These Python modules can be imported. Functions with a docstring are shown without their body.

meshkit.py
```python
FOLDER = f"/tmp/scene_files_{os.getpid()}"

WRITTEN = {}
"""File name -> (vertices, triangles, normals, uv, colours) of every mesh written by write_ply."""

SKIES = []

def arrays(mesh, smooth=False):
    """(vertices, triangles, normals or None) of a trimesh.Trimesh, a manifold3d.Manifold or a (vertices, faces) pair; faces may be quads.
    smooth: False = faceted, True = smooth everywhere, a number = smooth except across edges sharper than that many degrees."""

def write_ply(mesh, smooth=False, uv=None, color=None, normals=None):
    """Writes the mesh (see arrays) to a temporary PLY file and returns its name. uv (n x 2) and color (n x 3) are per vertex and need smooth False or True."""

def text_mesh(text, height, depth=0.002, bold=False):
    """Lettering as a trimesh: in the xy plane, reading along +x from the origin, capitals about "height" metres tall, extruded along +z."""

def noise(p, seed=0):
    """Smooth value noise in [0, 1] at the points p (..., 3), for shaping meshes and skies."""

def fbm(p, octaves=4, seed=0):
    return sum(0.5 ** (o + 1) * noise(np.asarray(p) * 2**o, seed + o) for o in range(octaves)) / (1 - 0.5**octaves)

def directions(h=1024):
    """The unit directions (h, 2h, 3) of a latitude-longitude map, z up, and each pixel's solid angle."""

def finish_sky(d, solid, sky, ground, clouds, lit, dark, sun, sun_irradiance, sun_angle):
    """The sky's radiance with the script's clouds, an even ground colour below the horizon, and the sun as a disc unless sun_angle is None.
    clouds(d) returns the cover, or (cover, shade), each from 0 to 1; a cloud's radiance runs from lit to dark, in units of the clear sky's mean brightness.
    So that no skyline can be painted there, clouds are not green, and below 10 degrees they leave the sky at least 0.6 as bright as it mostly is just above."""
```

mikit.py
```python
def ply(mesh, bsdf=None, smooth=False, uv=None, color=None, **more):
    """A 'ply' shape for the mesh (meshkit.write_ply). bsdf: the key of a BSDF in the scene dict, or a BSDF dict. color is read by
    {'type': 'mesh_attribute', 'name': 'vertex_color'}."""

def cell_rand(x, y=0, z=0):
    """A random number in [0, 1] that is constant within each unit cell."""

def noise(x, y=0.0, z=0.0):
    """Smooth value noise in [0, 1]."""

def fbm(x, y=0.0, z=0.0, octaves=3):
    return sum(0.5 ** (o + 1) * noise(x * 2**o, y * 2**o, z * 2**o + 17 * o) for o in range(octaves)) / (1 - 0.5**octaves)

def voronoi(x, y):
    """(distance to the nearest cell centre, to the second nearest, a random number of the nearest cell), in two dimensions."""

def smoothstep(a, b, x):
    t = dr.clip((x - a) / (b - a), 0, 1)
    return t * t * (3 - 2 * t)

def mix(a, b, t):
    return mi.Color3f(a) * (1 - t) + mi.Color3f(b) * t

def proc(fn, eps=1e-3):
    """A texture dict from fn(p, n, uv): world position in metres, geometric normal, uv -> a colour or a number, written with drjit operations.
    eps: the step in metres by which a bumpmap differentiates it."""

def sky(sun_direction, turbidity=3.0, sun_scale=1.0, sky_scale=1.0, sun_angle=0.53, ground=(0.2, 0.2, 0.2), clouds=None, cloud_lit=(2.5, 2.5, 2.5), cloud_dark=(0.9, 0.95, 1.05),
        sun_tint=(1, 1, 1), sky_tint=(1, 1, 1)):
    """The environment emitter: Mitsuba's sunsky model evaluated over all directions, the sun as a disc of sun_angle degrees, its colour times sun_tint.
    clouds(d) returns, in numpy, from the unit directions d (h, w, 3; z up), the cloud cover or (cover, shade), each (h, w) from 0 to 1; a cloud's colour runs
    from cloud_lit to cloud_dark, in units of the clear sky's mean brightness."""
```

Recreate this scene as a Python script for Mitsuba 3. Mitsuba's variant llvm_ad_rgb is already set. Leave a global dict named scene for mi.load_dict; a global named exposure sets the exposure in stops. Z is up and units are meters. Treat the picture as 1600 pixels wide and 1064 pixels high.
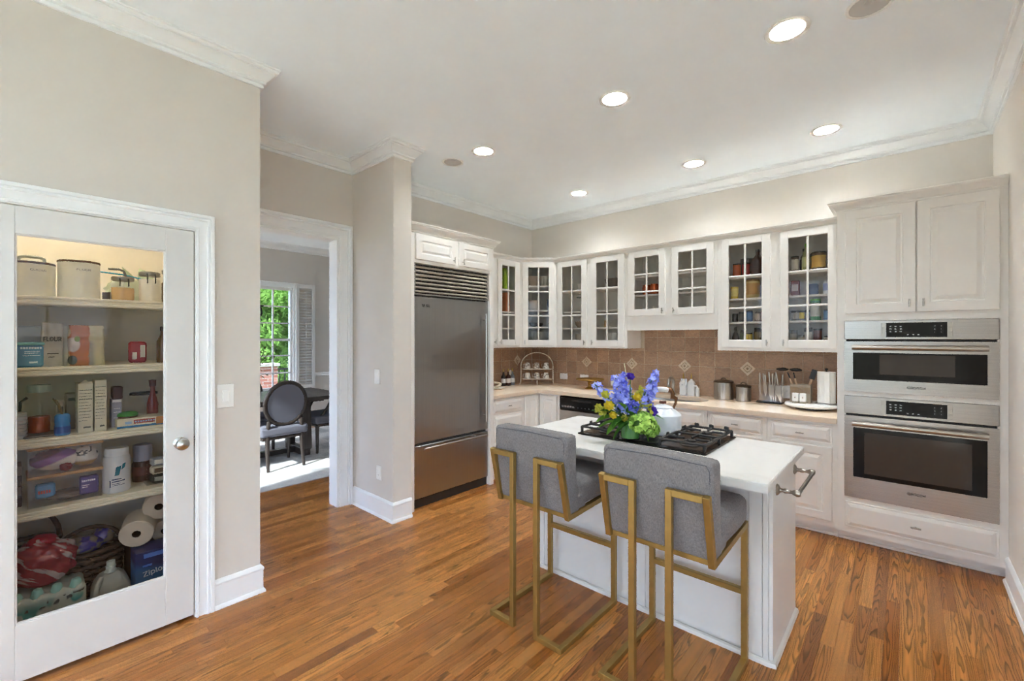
import math
import numpy as np, trimesh, manifold3d, mitsuba as mi, drjit as dr
import mikit, meshkit
from mikit import proc, noise, fbm, cell_rand, smoothstep, mix
from scipy.spatial import ConvexHull

T4 = mi.ScalarTransform4f
PI = math.pi
rng = np.random.default_rng(7)
scene = {'type': 'scene'}
labels = {}

# ---------------------------------------------------------------- camera, sky, sun, lamps' strength, exposure
W, H = 1600, 1064
FPX, HY, EYE, YAW = 691.2, 527.6, 1.47, math.radians(41.753)
FW = np.array([-math.sin(YAW), math.cos(YAW), 0.0]); RT = np.array([math.cos(YAW), math.sin(YAW), 0.0])
scene['camera'] = {'type': 'perspective', 'fov': math.degrees(2 * math.atan(W / 2 / FPX)), 'fov_axis': 'x', 'near_clip': 0.02, 'far_clip': 300.0,
                   'principal_point_offset_x': 0.0, 'principal_point_offset_y': (H / 2 - HY) / H,
                   'to_world': T4().look_at(origin=[0, 0, EYE], target=[FW[0], FW[1], EYE], up=[0, 0, 1])}
scene['sky'] = mikit.sky((0.16, -0.75, 0.60), turbidity=3.2, sun_scale=0.6, sky_scale=1.3, sun_angle=2.0, ground=(0.30, 0.31, 0.29), sun_tint=(0.73, 1.0, 1.45), sky_tint=(0.80, 1.0, 1.34),
                         clouds=lambda d: 0.75 * np.clip(meshkit.fbm(d * 3.0, 4, 3) * 1.6 - 0.1, 0, 1), cloud_lit=(1.5, 1.5, 1.5), cloud_dark=(0.9, 0.95, 1.0))
LAMP = (19.4, 21.0, 22.2)
scene['sky']['sampling_weight'] = 7.0
exposure = 4.0

# ---------------------------------------------------------------- materials
def lin(h):
    if not isinstance(h, str): return [float(v) for v in h]
    c = [int(h[i:i + 2], 16) / 255 for i in (1, 3, 5)]
    return [v / 12.92 if v < 0.04045 else ((v + 0.055) / 1.055) ** 2.4 for v in c]
def rgb(h): return {'type': 'rgb', 'value': lin(h)}
MADE = {}
def mat(color, rough=0.5, metal=0.0, spec=0.5, coat=0.0):
    k = (str(color), rough, metal, spec, coat)
    if k not in MADE:
        name = 'finish_%d' % len(MADE)
        MADE[k] = name
        scene[name] = {'type': 'twosided', 'bsdf': {'type': 'principled', 'base_color': rgb(color) if not isinstance(color, dict) else color, 'roughness': rough, 'metallic': metal, 'specular': spec, 'clearcoat': coat, 'clearcoat_gloss': 0.9}}
    return MADE[k]
def pmat(name, fn, rough=0.5, metal=0.0, spec=0.5, bump=None, coat=0.0, eps=1e-3):
    b = {'type': 'principled', 'base_color': proc(fn), 'roughness': rough, 'metallic': metal, 'specular': spec, 'clearcoat': coat, 'clearcoat_gloss': 0.9}
    if bump: b = {'type': 'bumpmap', 'arbitrary': proc(bump[0], eps), 'scale': bump[1], 'bsdf': b}
    scene[name] = {'type': 'twosided', 'bsdf': b}
    return name

WALLC, CEILC, TRIMC, CABC = (0.68, 0.638, 0.588), (0.865, 0.915, 0.95), lin('#d8d7d5'), lin('#e8e4de')
def painted(name, c, rough, amt=0.03, sc=9.0, spec=0.3):
    c = mi.Color3f(*c) if False else c
    return pmat(name, lambda p, n, uv: mi.Color3f(*c) * (1 + amt * (fbm(p.x * sc, p.y * sc, p.z * sc) - 0.5)), rough, spec=spec)
wall_m = painted('wall_paint', WALLC, 0.75)
dine_m = painted('dining_paint', lin('#cbc6c0'), 0.75)
ceil_m = painted('ceiling_paint', CEILC, 0.85)
trim_m = painted('trim_paint', TRIMC, 0.35, spec=0.5)
crown_m = painted('crown_paint', (0.85, 0.86, 0.865), 0.4, spec=0.4)
cab_m = painted('cabinet_paint', CABC, 0.38, spec=0.5)
dark_m = mat('#151413', 0.6)
black_gloss = mat('#0a0909', 0.10, spec=0.25)
black_satin = mat('#131211', 0.35)
iron_m = mat('#151515', 0.55)
chrome = mat('#c9c9c9', 0.12, 1.0)
nickel = mat('#a9a49c', 0.28, 1.0)
white_pl = mat('#eceae6', 0.4)
cream_gl = mat('#efe9da', 0.25)
shade_m = mat('#7a766f', 0.7)

def steel_fn(p, n, uv):
    s = noise((p.x + p.y) * 3.0, 0.0, p.z * 420.0) - 0.5 + 0.6 * (noise((p.x - p.y) * 9.0, 3.0, p.z * 1500.0) - 0.5)
    return mi.Color3f(0.43, 0.405, 0.38) * (1 + 0.16 * s)
steel = pmat('brushed_steel', steel_fn, 0.27, 1.0)
bright_steel = mat('#b9b3ab', 0.25, 1.0)
grille_steel = mat('#b3aba0', 0.42, 1.0)
fr_steel = pmat('refrigerator_steel', lambda p, n, uv: mi.Color3f(0.325, 0.32, 0.315) * (1 + 0.10 * (noise(p.y * 420.0, 0.0, p.z * 2.5) - 0.5)), 0.24, 1.0,
                bump=(lambda p, n, uv: fbm(p.y * 2.0, 0.0, p.z * 7.0), 0.0035), eps=4e-3)

def oak(p, n, uv):
    i = dr.floor(uv.x + 0.5); a = uv.x - i; b = uv.y
    r1, r2, r3, r4 = cell_rand(i, 1), cell_rand(i, 2), cell_rand(i, 3), cell_rand(i, 4)
    wob = fbm(a * 26.0 + i * 3.7, b * 3.2, 5.0)
    straight = dr.select(r4 < 0.28, 1.0, 0.0)
    cath = (a - (r2 - 0.5) * 0.03) * (a - (r2 - 0.5) * 0.03) * 1500.0 + b * (1.1 + 2.2 * r3) * dr.select(r1 > 0.5, 1.0, -1.0) + wob * 1.9
    stra = a * (60.0 + 60.0 * r2) + wob * 1.6 + b * 0.25
    g = dr.lerp(cath, stra, straight) * (1.5 + 0.9 * r3)
    t = g - dr.floor(g)
    line = smoothstep(0.45, 0.93, t) * (1 - smoothstep(0.93, 1.0, t))
    streak = noise(a * 230.0 + i * 11.0, b * 4.0, 2.0)
    pore = smoothstep(0.66, 0.86, noise(a * 330.0 + i * 5.0, b * 9.0, 9.0)) * smoothstep(0.40, 0.62, noise(b * 2.2, i * 3.1, a * 20.0))
    base = mix(mix((0.285, 0.092, 0.018), (0.585, 0.262, 0.070), r2), (0.215, 0.082, 0.032), smoothstep(0.80, 1.0, r3) * 0.75)
    base = mix(base, (0.42, 0.170, 0.050), r1 * 0.35)
    c = base * (0.80 + 0.36 * streak) * (0.88 + 0.24 * fbm(b * 1.4, a * 14.0, i))
    c = mix(c, base * 0.22, line * (0.58 + 0.36 * r4))
    return mix(c, base * 0.36, pore * 0.75)
floor_m = pmat('oak_boards', oak, 0.25, spec=0.30)
floor_far = pmat('oak_floor_far', lambda p, n, uv: mix((0.30, 0.125, 0.05), (0.46, 0.23, 0.10), noise(p.x * 17.5, p.y * 1.1)) * (0.85 + 0.3 * noise(p.x * 90, p.y * 5)), 0.28)

def tile_fn(p, n, uv):
    s = p.x - p.y
    k = cell_rand(dr.floor(uv.x + 0.5), 7)
    m = fbm(s * 14.0, 4.0, p.z * 14.0, 4)
    f = fbm(s * 70.0, 2.0, p.z * 70.0, 3)
    c = mix((0.285, 0.168, 0.102), (0.430, 0.275, 0.175), k * 0.55 + m * 0.45)
    return c * (0.80 + 0.40 * f) * (0.92 + 0.16 * cell_rand(dr.floor(uv.x + 0.5), 3))
tile_m = pmat('stone_tile', tile_fn, 0.45, spec=0.4)
grout_m = mat('#b5a48f', 0.9)
accent_m = pmat('accent_tile', lambda p, n, uv: mi.Color3f(0.56, 0.45, 0.33) * (0.8 + 0.4 * fbm((p.x - p.y) * 60, 0.0, p.z * 60)), 0.5)
accent_d = mat('#8a7257', 0.6)
sink_counter = pmat('beige_counter', lambda p, n, uv: mix((0.72, 0.57, 0.43), (0.82, 0.68, 0.53), fbm(p.x * 60, p.y * 60, p.z * 60, 4)), 0.22, spec=0.5)
isl_counter = pmat('white_quartz', lambda p, n, uv: mix(mi.Color3f(0.70, 0.685, 0.66), (0.62, 0.595, 0.565), smoothstep(0.52, 0.75, fbm(p.x * 5 + fbm(p.y * 7, p.x * 7) * 2, p.y * 5, p.z * 5, 4))), 0.2, spec=0.5)
def weave(p, n, uv):
    s = noise(p.x * 420, p.y * 420, p.z * 120) * 0.6 + noise(p.x * 120, p.y * 120, p.z * 420) * 0.4
    return mi.Color3f(0.180, 0.172, 0.176) * (0.62 + 0.76 * s) * (0.9 + 0.2 * fbm(p.x * 22, p.y * 22, p.z * 22))
fabric_m = pmat('grey_fabric', weave, 0.9, spec=0.15)
gold_m = pmat('gold_metal', lambda p, n, uv: mi.Color3f(0.35, 0.23, 0.072) * (0.9 + 0.2 * fbm(p.x * 30, p.y * 30, p.z * 30)), 0.38, 0.75)
darkwood = pmat('dark_wood', lambda p, n, uv: mi.Color3f(0.040, 0.030, 0.024) * (0.6 + 0.9 * fbm(p.x * 6, p.y * 55, p.z * 6)), 0.35)
dinefab = mat('#6c6c74', 0.9, spec=0.1)
rug_m = pmat('rug_wool', lambda p, n, uv: mix((0.60, 0.59, 0.57), (0.36, 0.36, 0.355), smoothstep(0.42, 0.72, fbm(p.x * 3.2 + 2, p.y * 5.0, 0.0, 5))) * (0.85 + 0.3 * noise(p.x * 300, p.y * 300)), 0.95, spec=0.1)
scene['pane_glass'] = {'type': 'thindielectric', 'int_ior': 1.5, 'ext_ior': 1.0}
scene['dim_pane'] = {'type': 'thindielectric', 'int_ior': 1.2, 'ext_ior': 1.0, 'specular_transmittance': rgb([0.76, 0.74, 0.715])}  # shade of the cabinet and pantry interiors put into the glass tint
scene['solid_glass'] = {'type': 'dielectric', 'int_ior': 1.5, 'ext_ior': 1.0}
scene['thin_glass'] = {'type': 'thindielectric', 'int_ior': 1.2, 'ext_ior': 1.0}
scene['leaf_light'] = {'type': 'principledthin', 'base_color': rgb('#5f8a36'), 'roughness': 0.6, 'diff_trans': 0.7, 'spec_trans': 0.0}
scene['leaf_deep'] = {'type': 'principledthin', 'base_color': rgb('#3e6b2c'), 'roughness': 0.6, 'diff_trans': 0.7, 'spec_trans': 0.0}
wicker = pmat('wicker', lambda p, n, uv: mi.Color3f(0.085, 0.048, 0.028) * (0.5 + 1.0 * noise(p.x * 90, p.y * 90, p.z * 160)), 0.7)

# ---------------------------------------------------------------- mesh helpers
def tm(v, f): return trimesh.Trimesh(np.asarray(v, float), np.asarray(f, int), process=False)
def cat(ms): return trimesh.util.concatenate([m for m in ms])
_sg = [(sx, sy, sz, ax) for ax in range(3) for sx in (-1, 1) for sy in (-1, 1) for sz in (-1, 1)]
def _cv(h, c):
    o = []
    for sx, sy, sz, ax in _sg:
        v = [sx * (h[0] - c), sy * (h[1] - c), sz * (h[2] - c)]; v[ax] = (sx, sy, sz)[ax] * h[ax]; o.append(v)
    return np.array(o)
_hv = _cv((1, 1, 1), 0.2); _hull = ConvexHull(_hv); _hf = _hull.simplices.copy()
for _i, _s in enumerate(_hf):
    a_, b_, c_ = _hv[_s]
    if np.dot(np.cross(b_ - a_, c_ - a_), _hull.equations[_i, :3]) < 0: _hf[_i] = _s[::-1]
def box(x0, x1, y0, y1, z0, z1, c=0.0):
    h = np.array([abs(x1 - x0), abs(y1 - y0), abs(z1 - z0)]) / 2
    ctr = np.array([x0 + x1, y0 + y1, z0 + z1]) / 2
    if c <= 0:
        m = trimesh.creation.box(2 * h); m.apply_translation(ctr); return m
    return tm(_cv(h, min(c, h.min() * 0.8)) + ctr, _hf)
def quad(pts): return tm(pts, [[0, 1, 2], [0, 2, 3]])
def lathe(prof, n=24, cx=0, cy=0, z=0):
    prof = [(max(r, 1e-5), h) for r, h in prof]; m = len(prof)
    a = np.arange(n) * 2 * PI / n
    v = np.array([[r * math.cos(t), r * math.sin(t), h] for r, h in prof for t in a]) + [cx, cy, z]
    f = []
    for i in range(m - 1):
        for j in range(n):
            k = (j + 1) % n
            f += [[i * n + j, i * n + k, (i + 1) * n + k], [i * n + j, (i + 1) * n + k, (i + 1) * n + j]]
    return tm(v, f)
def tube(pts, r, n=8, cap=True):
    p = np.asarray(pts, float); t = np.gradient(p, axis=0); t /= np.linalg.norm(t, axis=1, keepdims=True) + 1e-12
    u = np.cross(t[0], [0, 0, 1.0] if abs(t[0][2]) < 0.9 else [1.0, 0, 0]); rs = np.broadcast_to(r, (len(p),)); V = []
    for i in range(len(p)):
        u = u - t[i] * np.dot(u, t[i]); u /= np.linalg.norm(u) + 1e-12; w = np.cross(t[i], u)
        V += [p[i] + rs[i] * (math.cos(q) * u + math.sin(q) * w) for q in np.arange(n) * 2 * PI / n]
    f = []
    for i in range(len(p) - 1):
        for j in range(n):
            k = (j + 1) % n
            f += [[i * n + j, i * n + k, (i + 1) * n + k], [i * n + j, (i + 1) * n + k, (i + 1) * n + j]]
    if cap:
        V += [p[0], p[-1]]; a, b = len(V) - 2, len(V) - 1; L = (len(p) - 1) * n
        for j in range(n):
            k = (j + 1) % n; f += [[a, k, j], [b, L + j, L + k]]
    return tm(V, f)
def arc(c, r, a0, a1, n, ax=(0, 2)):
    o = []
    for t in np.linspace(a0, a1, n):
        q = list(c); q[ax[0]] += r * math.cos(t); q[ax[1]] += r * math.sin(t); o.append(q)
    return o
def bar(a, b, w, d, up=(0, 0, 1.0), c=0.0015):
    a, b = np.asarray(a, float), np.asarray(b, float); t = b - a; L = np.linalg.norm(t); t /= L
    s = np.cross(t, up); s = s / np.linalg.norm(s) if np.linalg.norm(s) > 1e-6 else np.array([1.0, 0, 0]); q = np.cross(s, t)
    m = box(-w / 2, w / 2, -d / 2, d / 2, 0, L, c)
    m.vertices = a + np.outer(m.vertices[:, 0], s) + np.outer(m.vertices[:, 1], q) + np.outer(m.vertices[:, 2], t)
    m.faces = m.faces[:, ::-1] if np.dot(np.cross(s, q), t) < 0 else m.faces
    return m
def sweep(prof, path, closed=False, side=1):
    """profile (out, z) mitred along a plan polyline; out goes to side=+1 the left of the path"""
    P = np.asarray(path, float); n = len(P); k = len(prof); V = []
    for i in range(n):
        d0 = P[i] - P[i - 1] if (closed or i > 0) else P[1] - P[0]
        d1 = P[(i + 1) % n] - P[i] if (closed or i < n - 1) else d0
        d0 = d0 / np.linalg.norm(d0); d1 = d1 / np.linalg.norm(d1)
        n0, n1 = np.array([-d0[1], d0[0]]) * side, np.array([-d1[1], d1[0]]) * side
        mm = (n0 + n1) / max(1 + np.dot(n0, n1), 0.2)
        V += [[*(P[i] + mm * u), z] for u, z in prof]
    f = []
    for i in range(n if closed else n - 1):
        j = (i + 1) % n
        for a in range(k):
            b = (a + 1) % k; q = [i * k + a, j * k + a, j * k + b, i * k + b]
            f += [[q[0], q[1], q[2]], [q[0], q[2], q[3]]]
    if not closed:
        for base, rev in ((0, 1), ((n - 1) * k, 0)):
            for a in range(1, k - 1): f.append([base, base + a + 1, base + a] if rev else [base, base + a, base + a + 1])
    m = tm(V, f); trimesh.repair.fix_normals(m) if len(f) < 4000 else None
    return m
def rings(rs, back=True):
    """nested rectangles (x0,x1,z0,z1,y) lofted, the last one closed; front looks to -y"""
    V, f = [], []
    for x0, x1, z0, z1, y in rs: V += [[x0, y, z0], [x1, y, z0], [x1, y, z1], [x0, y, z1]]
    for i in range(len(rs) - 1):
        for a in range(4):
            b = (a + 1) % 4; f += [[i * 4 + a, i * 4 + b, i * 4 + 4 + b], [i * 4 + a, i * 4 + 4 + b, i * 4 + 4 + a]]
    L = 4 * (len(rs) - 1); f += [[L, L + 1, L + 2], [L, L + 2, L + 3]]
    if back: f += [[0, 2, 1], [0, 3, 2]]
    return tm(V, f)
def inset_rings(x0, x1, z0, z1, y, steps):
    return rings([(x0 + i, x1 - i, z0 + i, z1 - i, y + d) for i, d in steps])
def raised_door(x0, x1, z0, z1, y, th=0.02, st=0.055):
    return inset_rings(x0, x1, z0, z1, y, [(0, th), (0, 0.003), (0.003, 0), (st, 0), (st + 0.003, 0.010), (st + 0.013, 0.010), (st + 0.034, 0.0015), (st + 0.038, 0.001)])
def drawer_front(x0, x1, z0, z1, y, th=0.02):
    return inset_rings(x0, x1, z0, z1, y, [(0, th), (0, 0.013), (0.003, 0.0105), (0.013, 0.0120), (0.015, 0.008), (0.034, 0.0), (0.036, 0.0)])
def fr(m, ang=0, ox=0, oy=0):
    a = math.radians(ang); c, s = round(math.cos(a), 12), round(math.sin(a), 12)
    v = np.array(m.vertices); o = v.copy()
    o[:, 0] = c * v[:, 0] - s * v[:, 1] + ox; o[:, 1] = s * v[:, 0] + c * v[:, 1] + oy
    return tm(o, m.faces)
def mv(m, x=0, y=0, z=0): return tm(np.array(m.vertices) + [x, y, z], m.faces)
def manf(m):
    mm = m.to_mesh(); return tm(mm.vert_properties[:, :3], mm.tri_verts)
def soft_box(x0, x1, y0, y1, z0, z1, r, puff=0.0, n=4):
    """cushion: a box with rounded edges and slightly full faces"""
    m = trimesh.creation.box((2, 2, 2))
    for _ in range(n): m = m.subdivide()
    v = np.array(m.vertices); h = np.array([x1 - x0, y1 - y0, z1 - z0]) / 2
    # denser near the edges
    v = np.sign(v) * (1 - (1 - np.abs(v)) ** 1.6)
    q = v * h; core = np.clip(q, -(h - r), h - r); d = q - core; L = np.linalg.norm(d, axis=1, keepdims=True)
    q = core + np.where(L > 0, d / np.maximum(L, 1e-9) * r, 0) if r > 0 else q
    if puff:
        for ax in range(3):
            o = [k for k in range(3) if k != ax]
            q[:, ax] += np.sign(v[:, ax]) * (np.abs(v[:, ax]) > 0.98) * puff * (1 - v[:, o[0]] ** 2) * (1 - v[:, o[1]] ** 2)
    return tm(q + [(x0 + x1) / 2, (y0 + y1) / 2, (z0 + z1) / 2], m.faces)
def blob(cx, cy, cz, rx, ry, rz, amp=0.15, seed=0, sub=3, fq=2.5):
    m = trimesh.creation.icosphere(subdivisions=sub); v = np.array(m.vertices)
    s = 1 + amp * (meshkit.fbm(v * fq + seed * 7.3, 3, seed) - 0.5) * 2
    return tm(v * s[:, None] * [rx, ry, rz] + [cx, cy, cz], m.faces)

# ---------------------------------------------------------------- things, parts, structure
COUNT = {}
def key_of(name):
    n = COUNT.get(name, -1) + 1; COUNT[name] = n
    return name if n == 0 else '%s_%03d' % (name, n)
def info(k, label=None, cat_=None, group=None, kind=None):
    d = {}
    if label: d['label'] = label
    if cat_: d['category'] = cat_
    if group: d['group'] = group
    if kind: d['kind'] = kind
    if d: labels[k] = d
def thing(name, label, cat_, group=None):
    k = key_of(name); info(k, label, cat_, group); return k
def part(parent, name, mesh, m, smooth=False, label=None, kind=None, **kw):
    k = key_of(parent + '__' + name); scene[k] = mikit.ply(mesh, m, smooth=smooth, **kw); info(k, label, None, None, kind); return k
def solo(name, mesh, m, label, cat_, group=None, smooth=False, kind=None, **kw):
    k = thing(name, label, cat_, group); scene[k] = mikit.ply(mesh, m, smooth=smooth, **kw)
    if kind: labels[k]['kind'] = kind
    return k
def struct(name, mesh, m, smooth=False, parent=None):
    k = key_of(parent + '__' + name if parent else name); scene[k] = mikit.ply(mesh, m, smooth=smooth)
    if not parent: labels[k] = {'kind': 'structure'}
    return k
def letters(parent, text, h, x, y, z, m, ang=0, ox=0, oy=0, center=True, bold=False, name='lettering', depth=0.0008, fit=None, tilt=0):
    t = meshkit.text_mesh(text, h, depth, bold); v = np.array(t.vertices); w = v[:, 0].max() - v[:, 0].min(); v[:, 0] -= v[:, 0].min()
    if fit: v[:, 0] *= fit / w; w = fit
    if center: v[:, 0] -= w / 2
    if tilt: c, s = math.cos(tilt), math.sin(tilt); v[:, :2] = v[:, :2] @ np.array([[c, s], [-s, c]])
    q = np.stack([v[:, 0] + x, y - v[:, 2], v[:, 1] + z], 1)
    return part(parent, name, fr(tm(q, t.faces), ang, ox, oy), m)

# ================================================================ THE SETTING
CZ = 3.02
XR, YB = 0.455, 4.60          # right wall, back wall
XP, YP = -2.795, 0.94         # pantry wall face, its end
XD, YS = -3.68, 1.995         # doorway wall face, stub wall face
XS, XF = -3.045, -3.75        # stub end face, refrigerator wall face
XW = -7.70                    # dining window wall
struct('floor', box(-8.0, 5.3, -3.9, 4.9, -0.12, -0.003), floor_far)

# oak strips, each its own board: those the camera sees best, the rest joined
def strips():
    w = 0.0572; out = []; r = np.random.default_rng(11); i = 0
    x = 0.43
    while x > -4.6:
        y = -0.3 - r.random() * 1.0
        while y < 4.1:
            L = float(np.clip(r.gamma(5, 0.19), 0.35, 1.9)); y1 = min(y + L, 4.06); i += 1
            out.append((i, x - w, x, y, y1)); y = y + L
        x -= w
    return out
def seen(x0, x1, y0, y1):
    best = 0
    for x in (x0, x1):
        for y in np.linspace(y0, y1, 9):
            d = FW[0] * x + FW[1] * y; l = RT[0] * x + RT[1] * y
            if d > 1.85 and abs(l / d) < 1.17:
                if x < -2.8 and (y < 0.5): continue
                if x < -3.1 and y > 2.2: continue
                if y > 2.3 and -1.8 < x < -0.45 and y < 3.0: continue
                best += (x1 - x0) * (y1 - y0) / d ** 3
    return best
def board(i, x0, x1, y0, y1):
    g = 0.0005; e = 0.0011; z = 0.0
    a0, a1, b0, b1 = x0 + g, x1 - g, y0 + g * 0.8, y1 - g * 0.8
    v = [[a0, b0, -0.003], [a1, b0, -0.003], [a1, b1, -0.003], [a0, b1, -0.003], [a0, b0, z - e * .6], [a1, b0, z - e * .6], [a1, b1, z - e * .6], [a0, b1, z - e * .6],
         [a0 + e, b0 + e, z], [a1 - e, b0 + e, z], [a1 - e, b1 - e, z], [a0 + e, b1 - e, z]]
    f = []
    for k in (0, 4):
        for a in range(4):
            b = (a + 1) % 4; f += [[k + a, k + b, k + 4 + b], [k + a, k + 4 + b, k + 4 + a]]
    f += [[8, 9, 10], [8, 10, 11]]
    xc = (x0 + x1) / 2; v = np.array(v)
    uv = np.stack([v[:, 0] - xc + i, v[:, 1] - (y0 + y1) / 2 + (i * 0.37) % 3], 1)
    return tm(v, f), uv
S = sorted(strips(), key=lambda s: -seen(*s[1:]))
S = [s for s in S if not (s[1] < -3.7 and s[3] > 2.0) and not (s[1] < -2.83 and s[4] < 0.98)]
for s in S[:295]:
    m, uv = board(*s); part('floor', 'board', m, floor_m, uv=uv)
ms = [board(*s) for s in S[295:]]
part('floor', 'board_field', cat([m for m, _ in ms]), floor_m, kind='stuff', uv=np.vstack([u for _, u in ms]))

struct('floor', box(-2.7, 5.0, -3.55, -0.55, 0.0, 0.012, .004), mat('#d9d6d0', .95, spec=.1))  # pale carpet added out of view to bounce light onto the ceiling
CAN = [(x, y) for y in (2.585, 4.02) for x in (-0.45, -1.415, -2.625)]
CAN2 = [(-0.35, 0.45), (-0.35, -1.1), (-1.8, -1.1), (-0.35, -2.6), (-1.8, -2.6), (1.6, -1.1), (3.4, -1.1), (1.6, -2.6), (3.4, -2.6)]   # added fill lights behind the camera, out of view
SPK = [(-2.99, 2.565), (-0.13, 2.645)]
# ceiling with real openings for the recessed lights and speakers
cs = manifold3d.CrossSection([[(-8.0, -0.6), (-3.85, -0.6), (-3.85, -3.9), (5.3, -3.9), (5.3, 4.9), (-8.0, 4.9)]])
for x, y in CAN + CAN2: cs = cs - manifold3d.CrossSection.circle(0.083, 40).translate((x, y))
for x, y in SPK: cs = cs - manifold3d.CrossSection.circle(0.078, 40).translate((x, y))
struct('ceiling', mv(manf(manifold3d.Manifold.extrude(cs, 0.02)), z=CZ), ceil_m)
struct('ceiling', cat([box(-8.0, 5.3, -0.6, 4.9, CZ + 0.17, CZ + 0.20), box(-3.85, 5.3, -3.9, -0.6, CZ + 0.17, CZ + 0.20)]), ceil_m)

# walls
struct('wall_back', box(XF - 0.1, XR + 0.1, YB, YB + 0.12, 0, CZ), wall_m)
struct('wall_right', box(XR, XR + 0.12, 1.3, YB + 0.12, 0, CZ), wall_m)
struct('wall_refrigerator', box(XF - 0.10, XF, YS, YB + 0.1, 0, CZ), wall_m)
struct('wall_stub', box(XF - 0.1, XS, YS, 2.165, 0, CZ), wall_m)
DY0, DY1, DZ = -0.125, 0.625, 2.035
struct('wall_pantry', cat([box(XP - 0.11, XP, -3.7, DY0, 0, CZ), box(XP - 0.11, XP, DY1, YP, 0, CZ), box(XP - 0.11, XP, DY0, DY1, DZ, CZ)]), wall_m)
struct('wall_pantry_side', cat([box(XD - 0.02, XP - 0.11, YP - 0.12, YP, 0, CZ)]), wall_m)
struct('wall_pantry_inner', cat([box(XD, XD + 0.03, -0.6, YP - 0.12, 0, CZ), box(XD, XP - 0.11, -0.6, -0.5, 0, CZ), box(XD, XP - 0.11, -0.6, YP - 0.12, 2.40, 2.44)]), mat('#e4dfd3', 0.8))
HY0, HY1, HZ = 1.02, 1.865, 2.335
struct('wall_doorway', cat([box(XD - 0.14, XD, YP - 0.5, HY0, 0, CZ), box(XD - 0.14, XD, HY1, YS + 0.1, 0, CZ), box(XD - 0.14, XD, HY0, HY1, HZ, CZ)]), wall_m)
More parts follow.
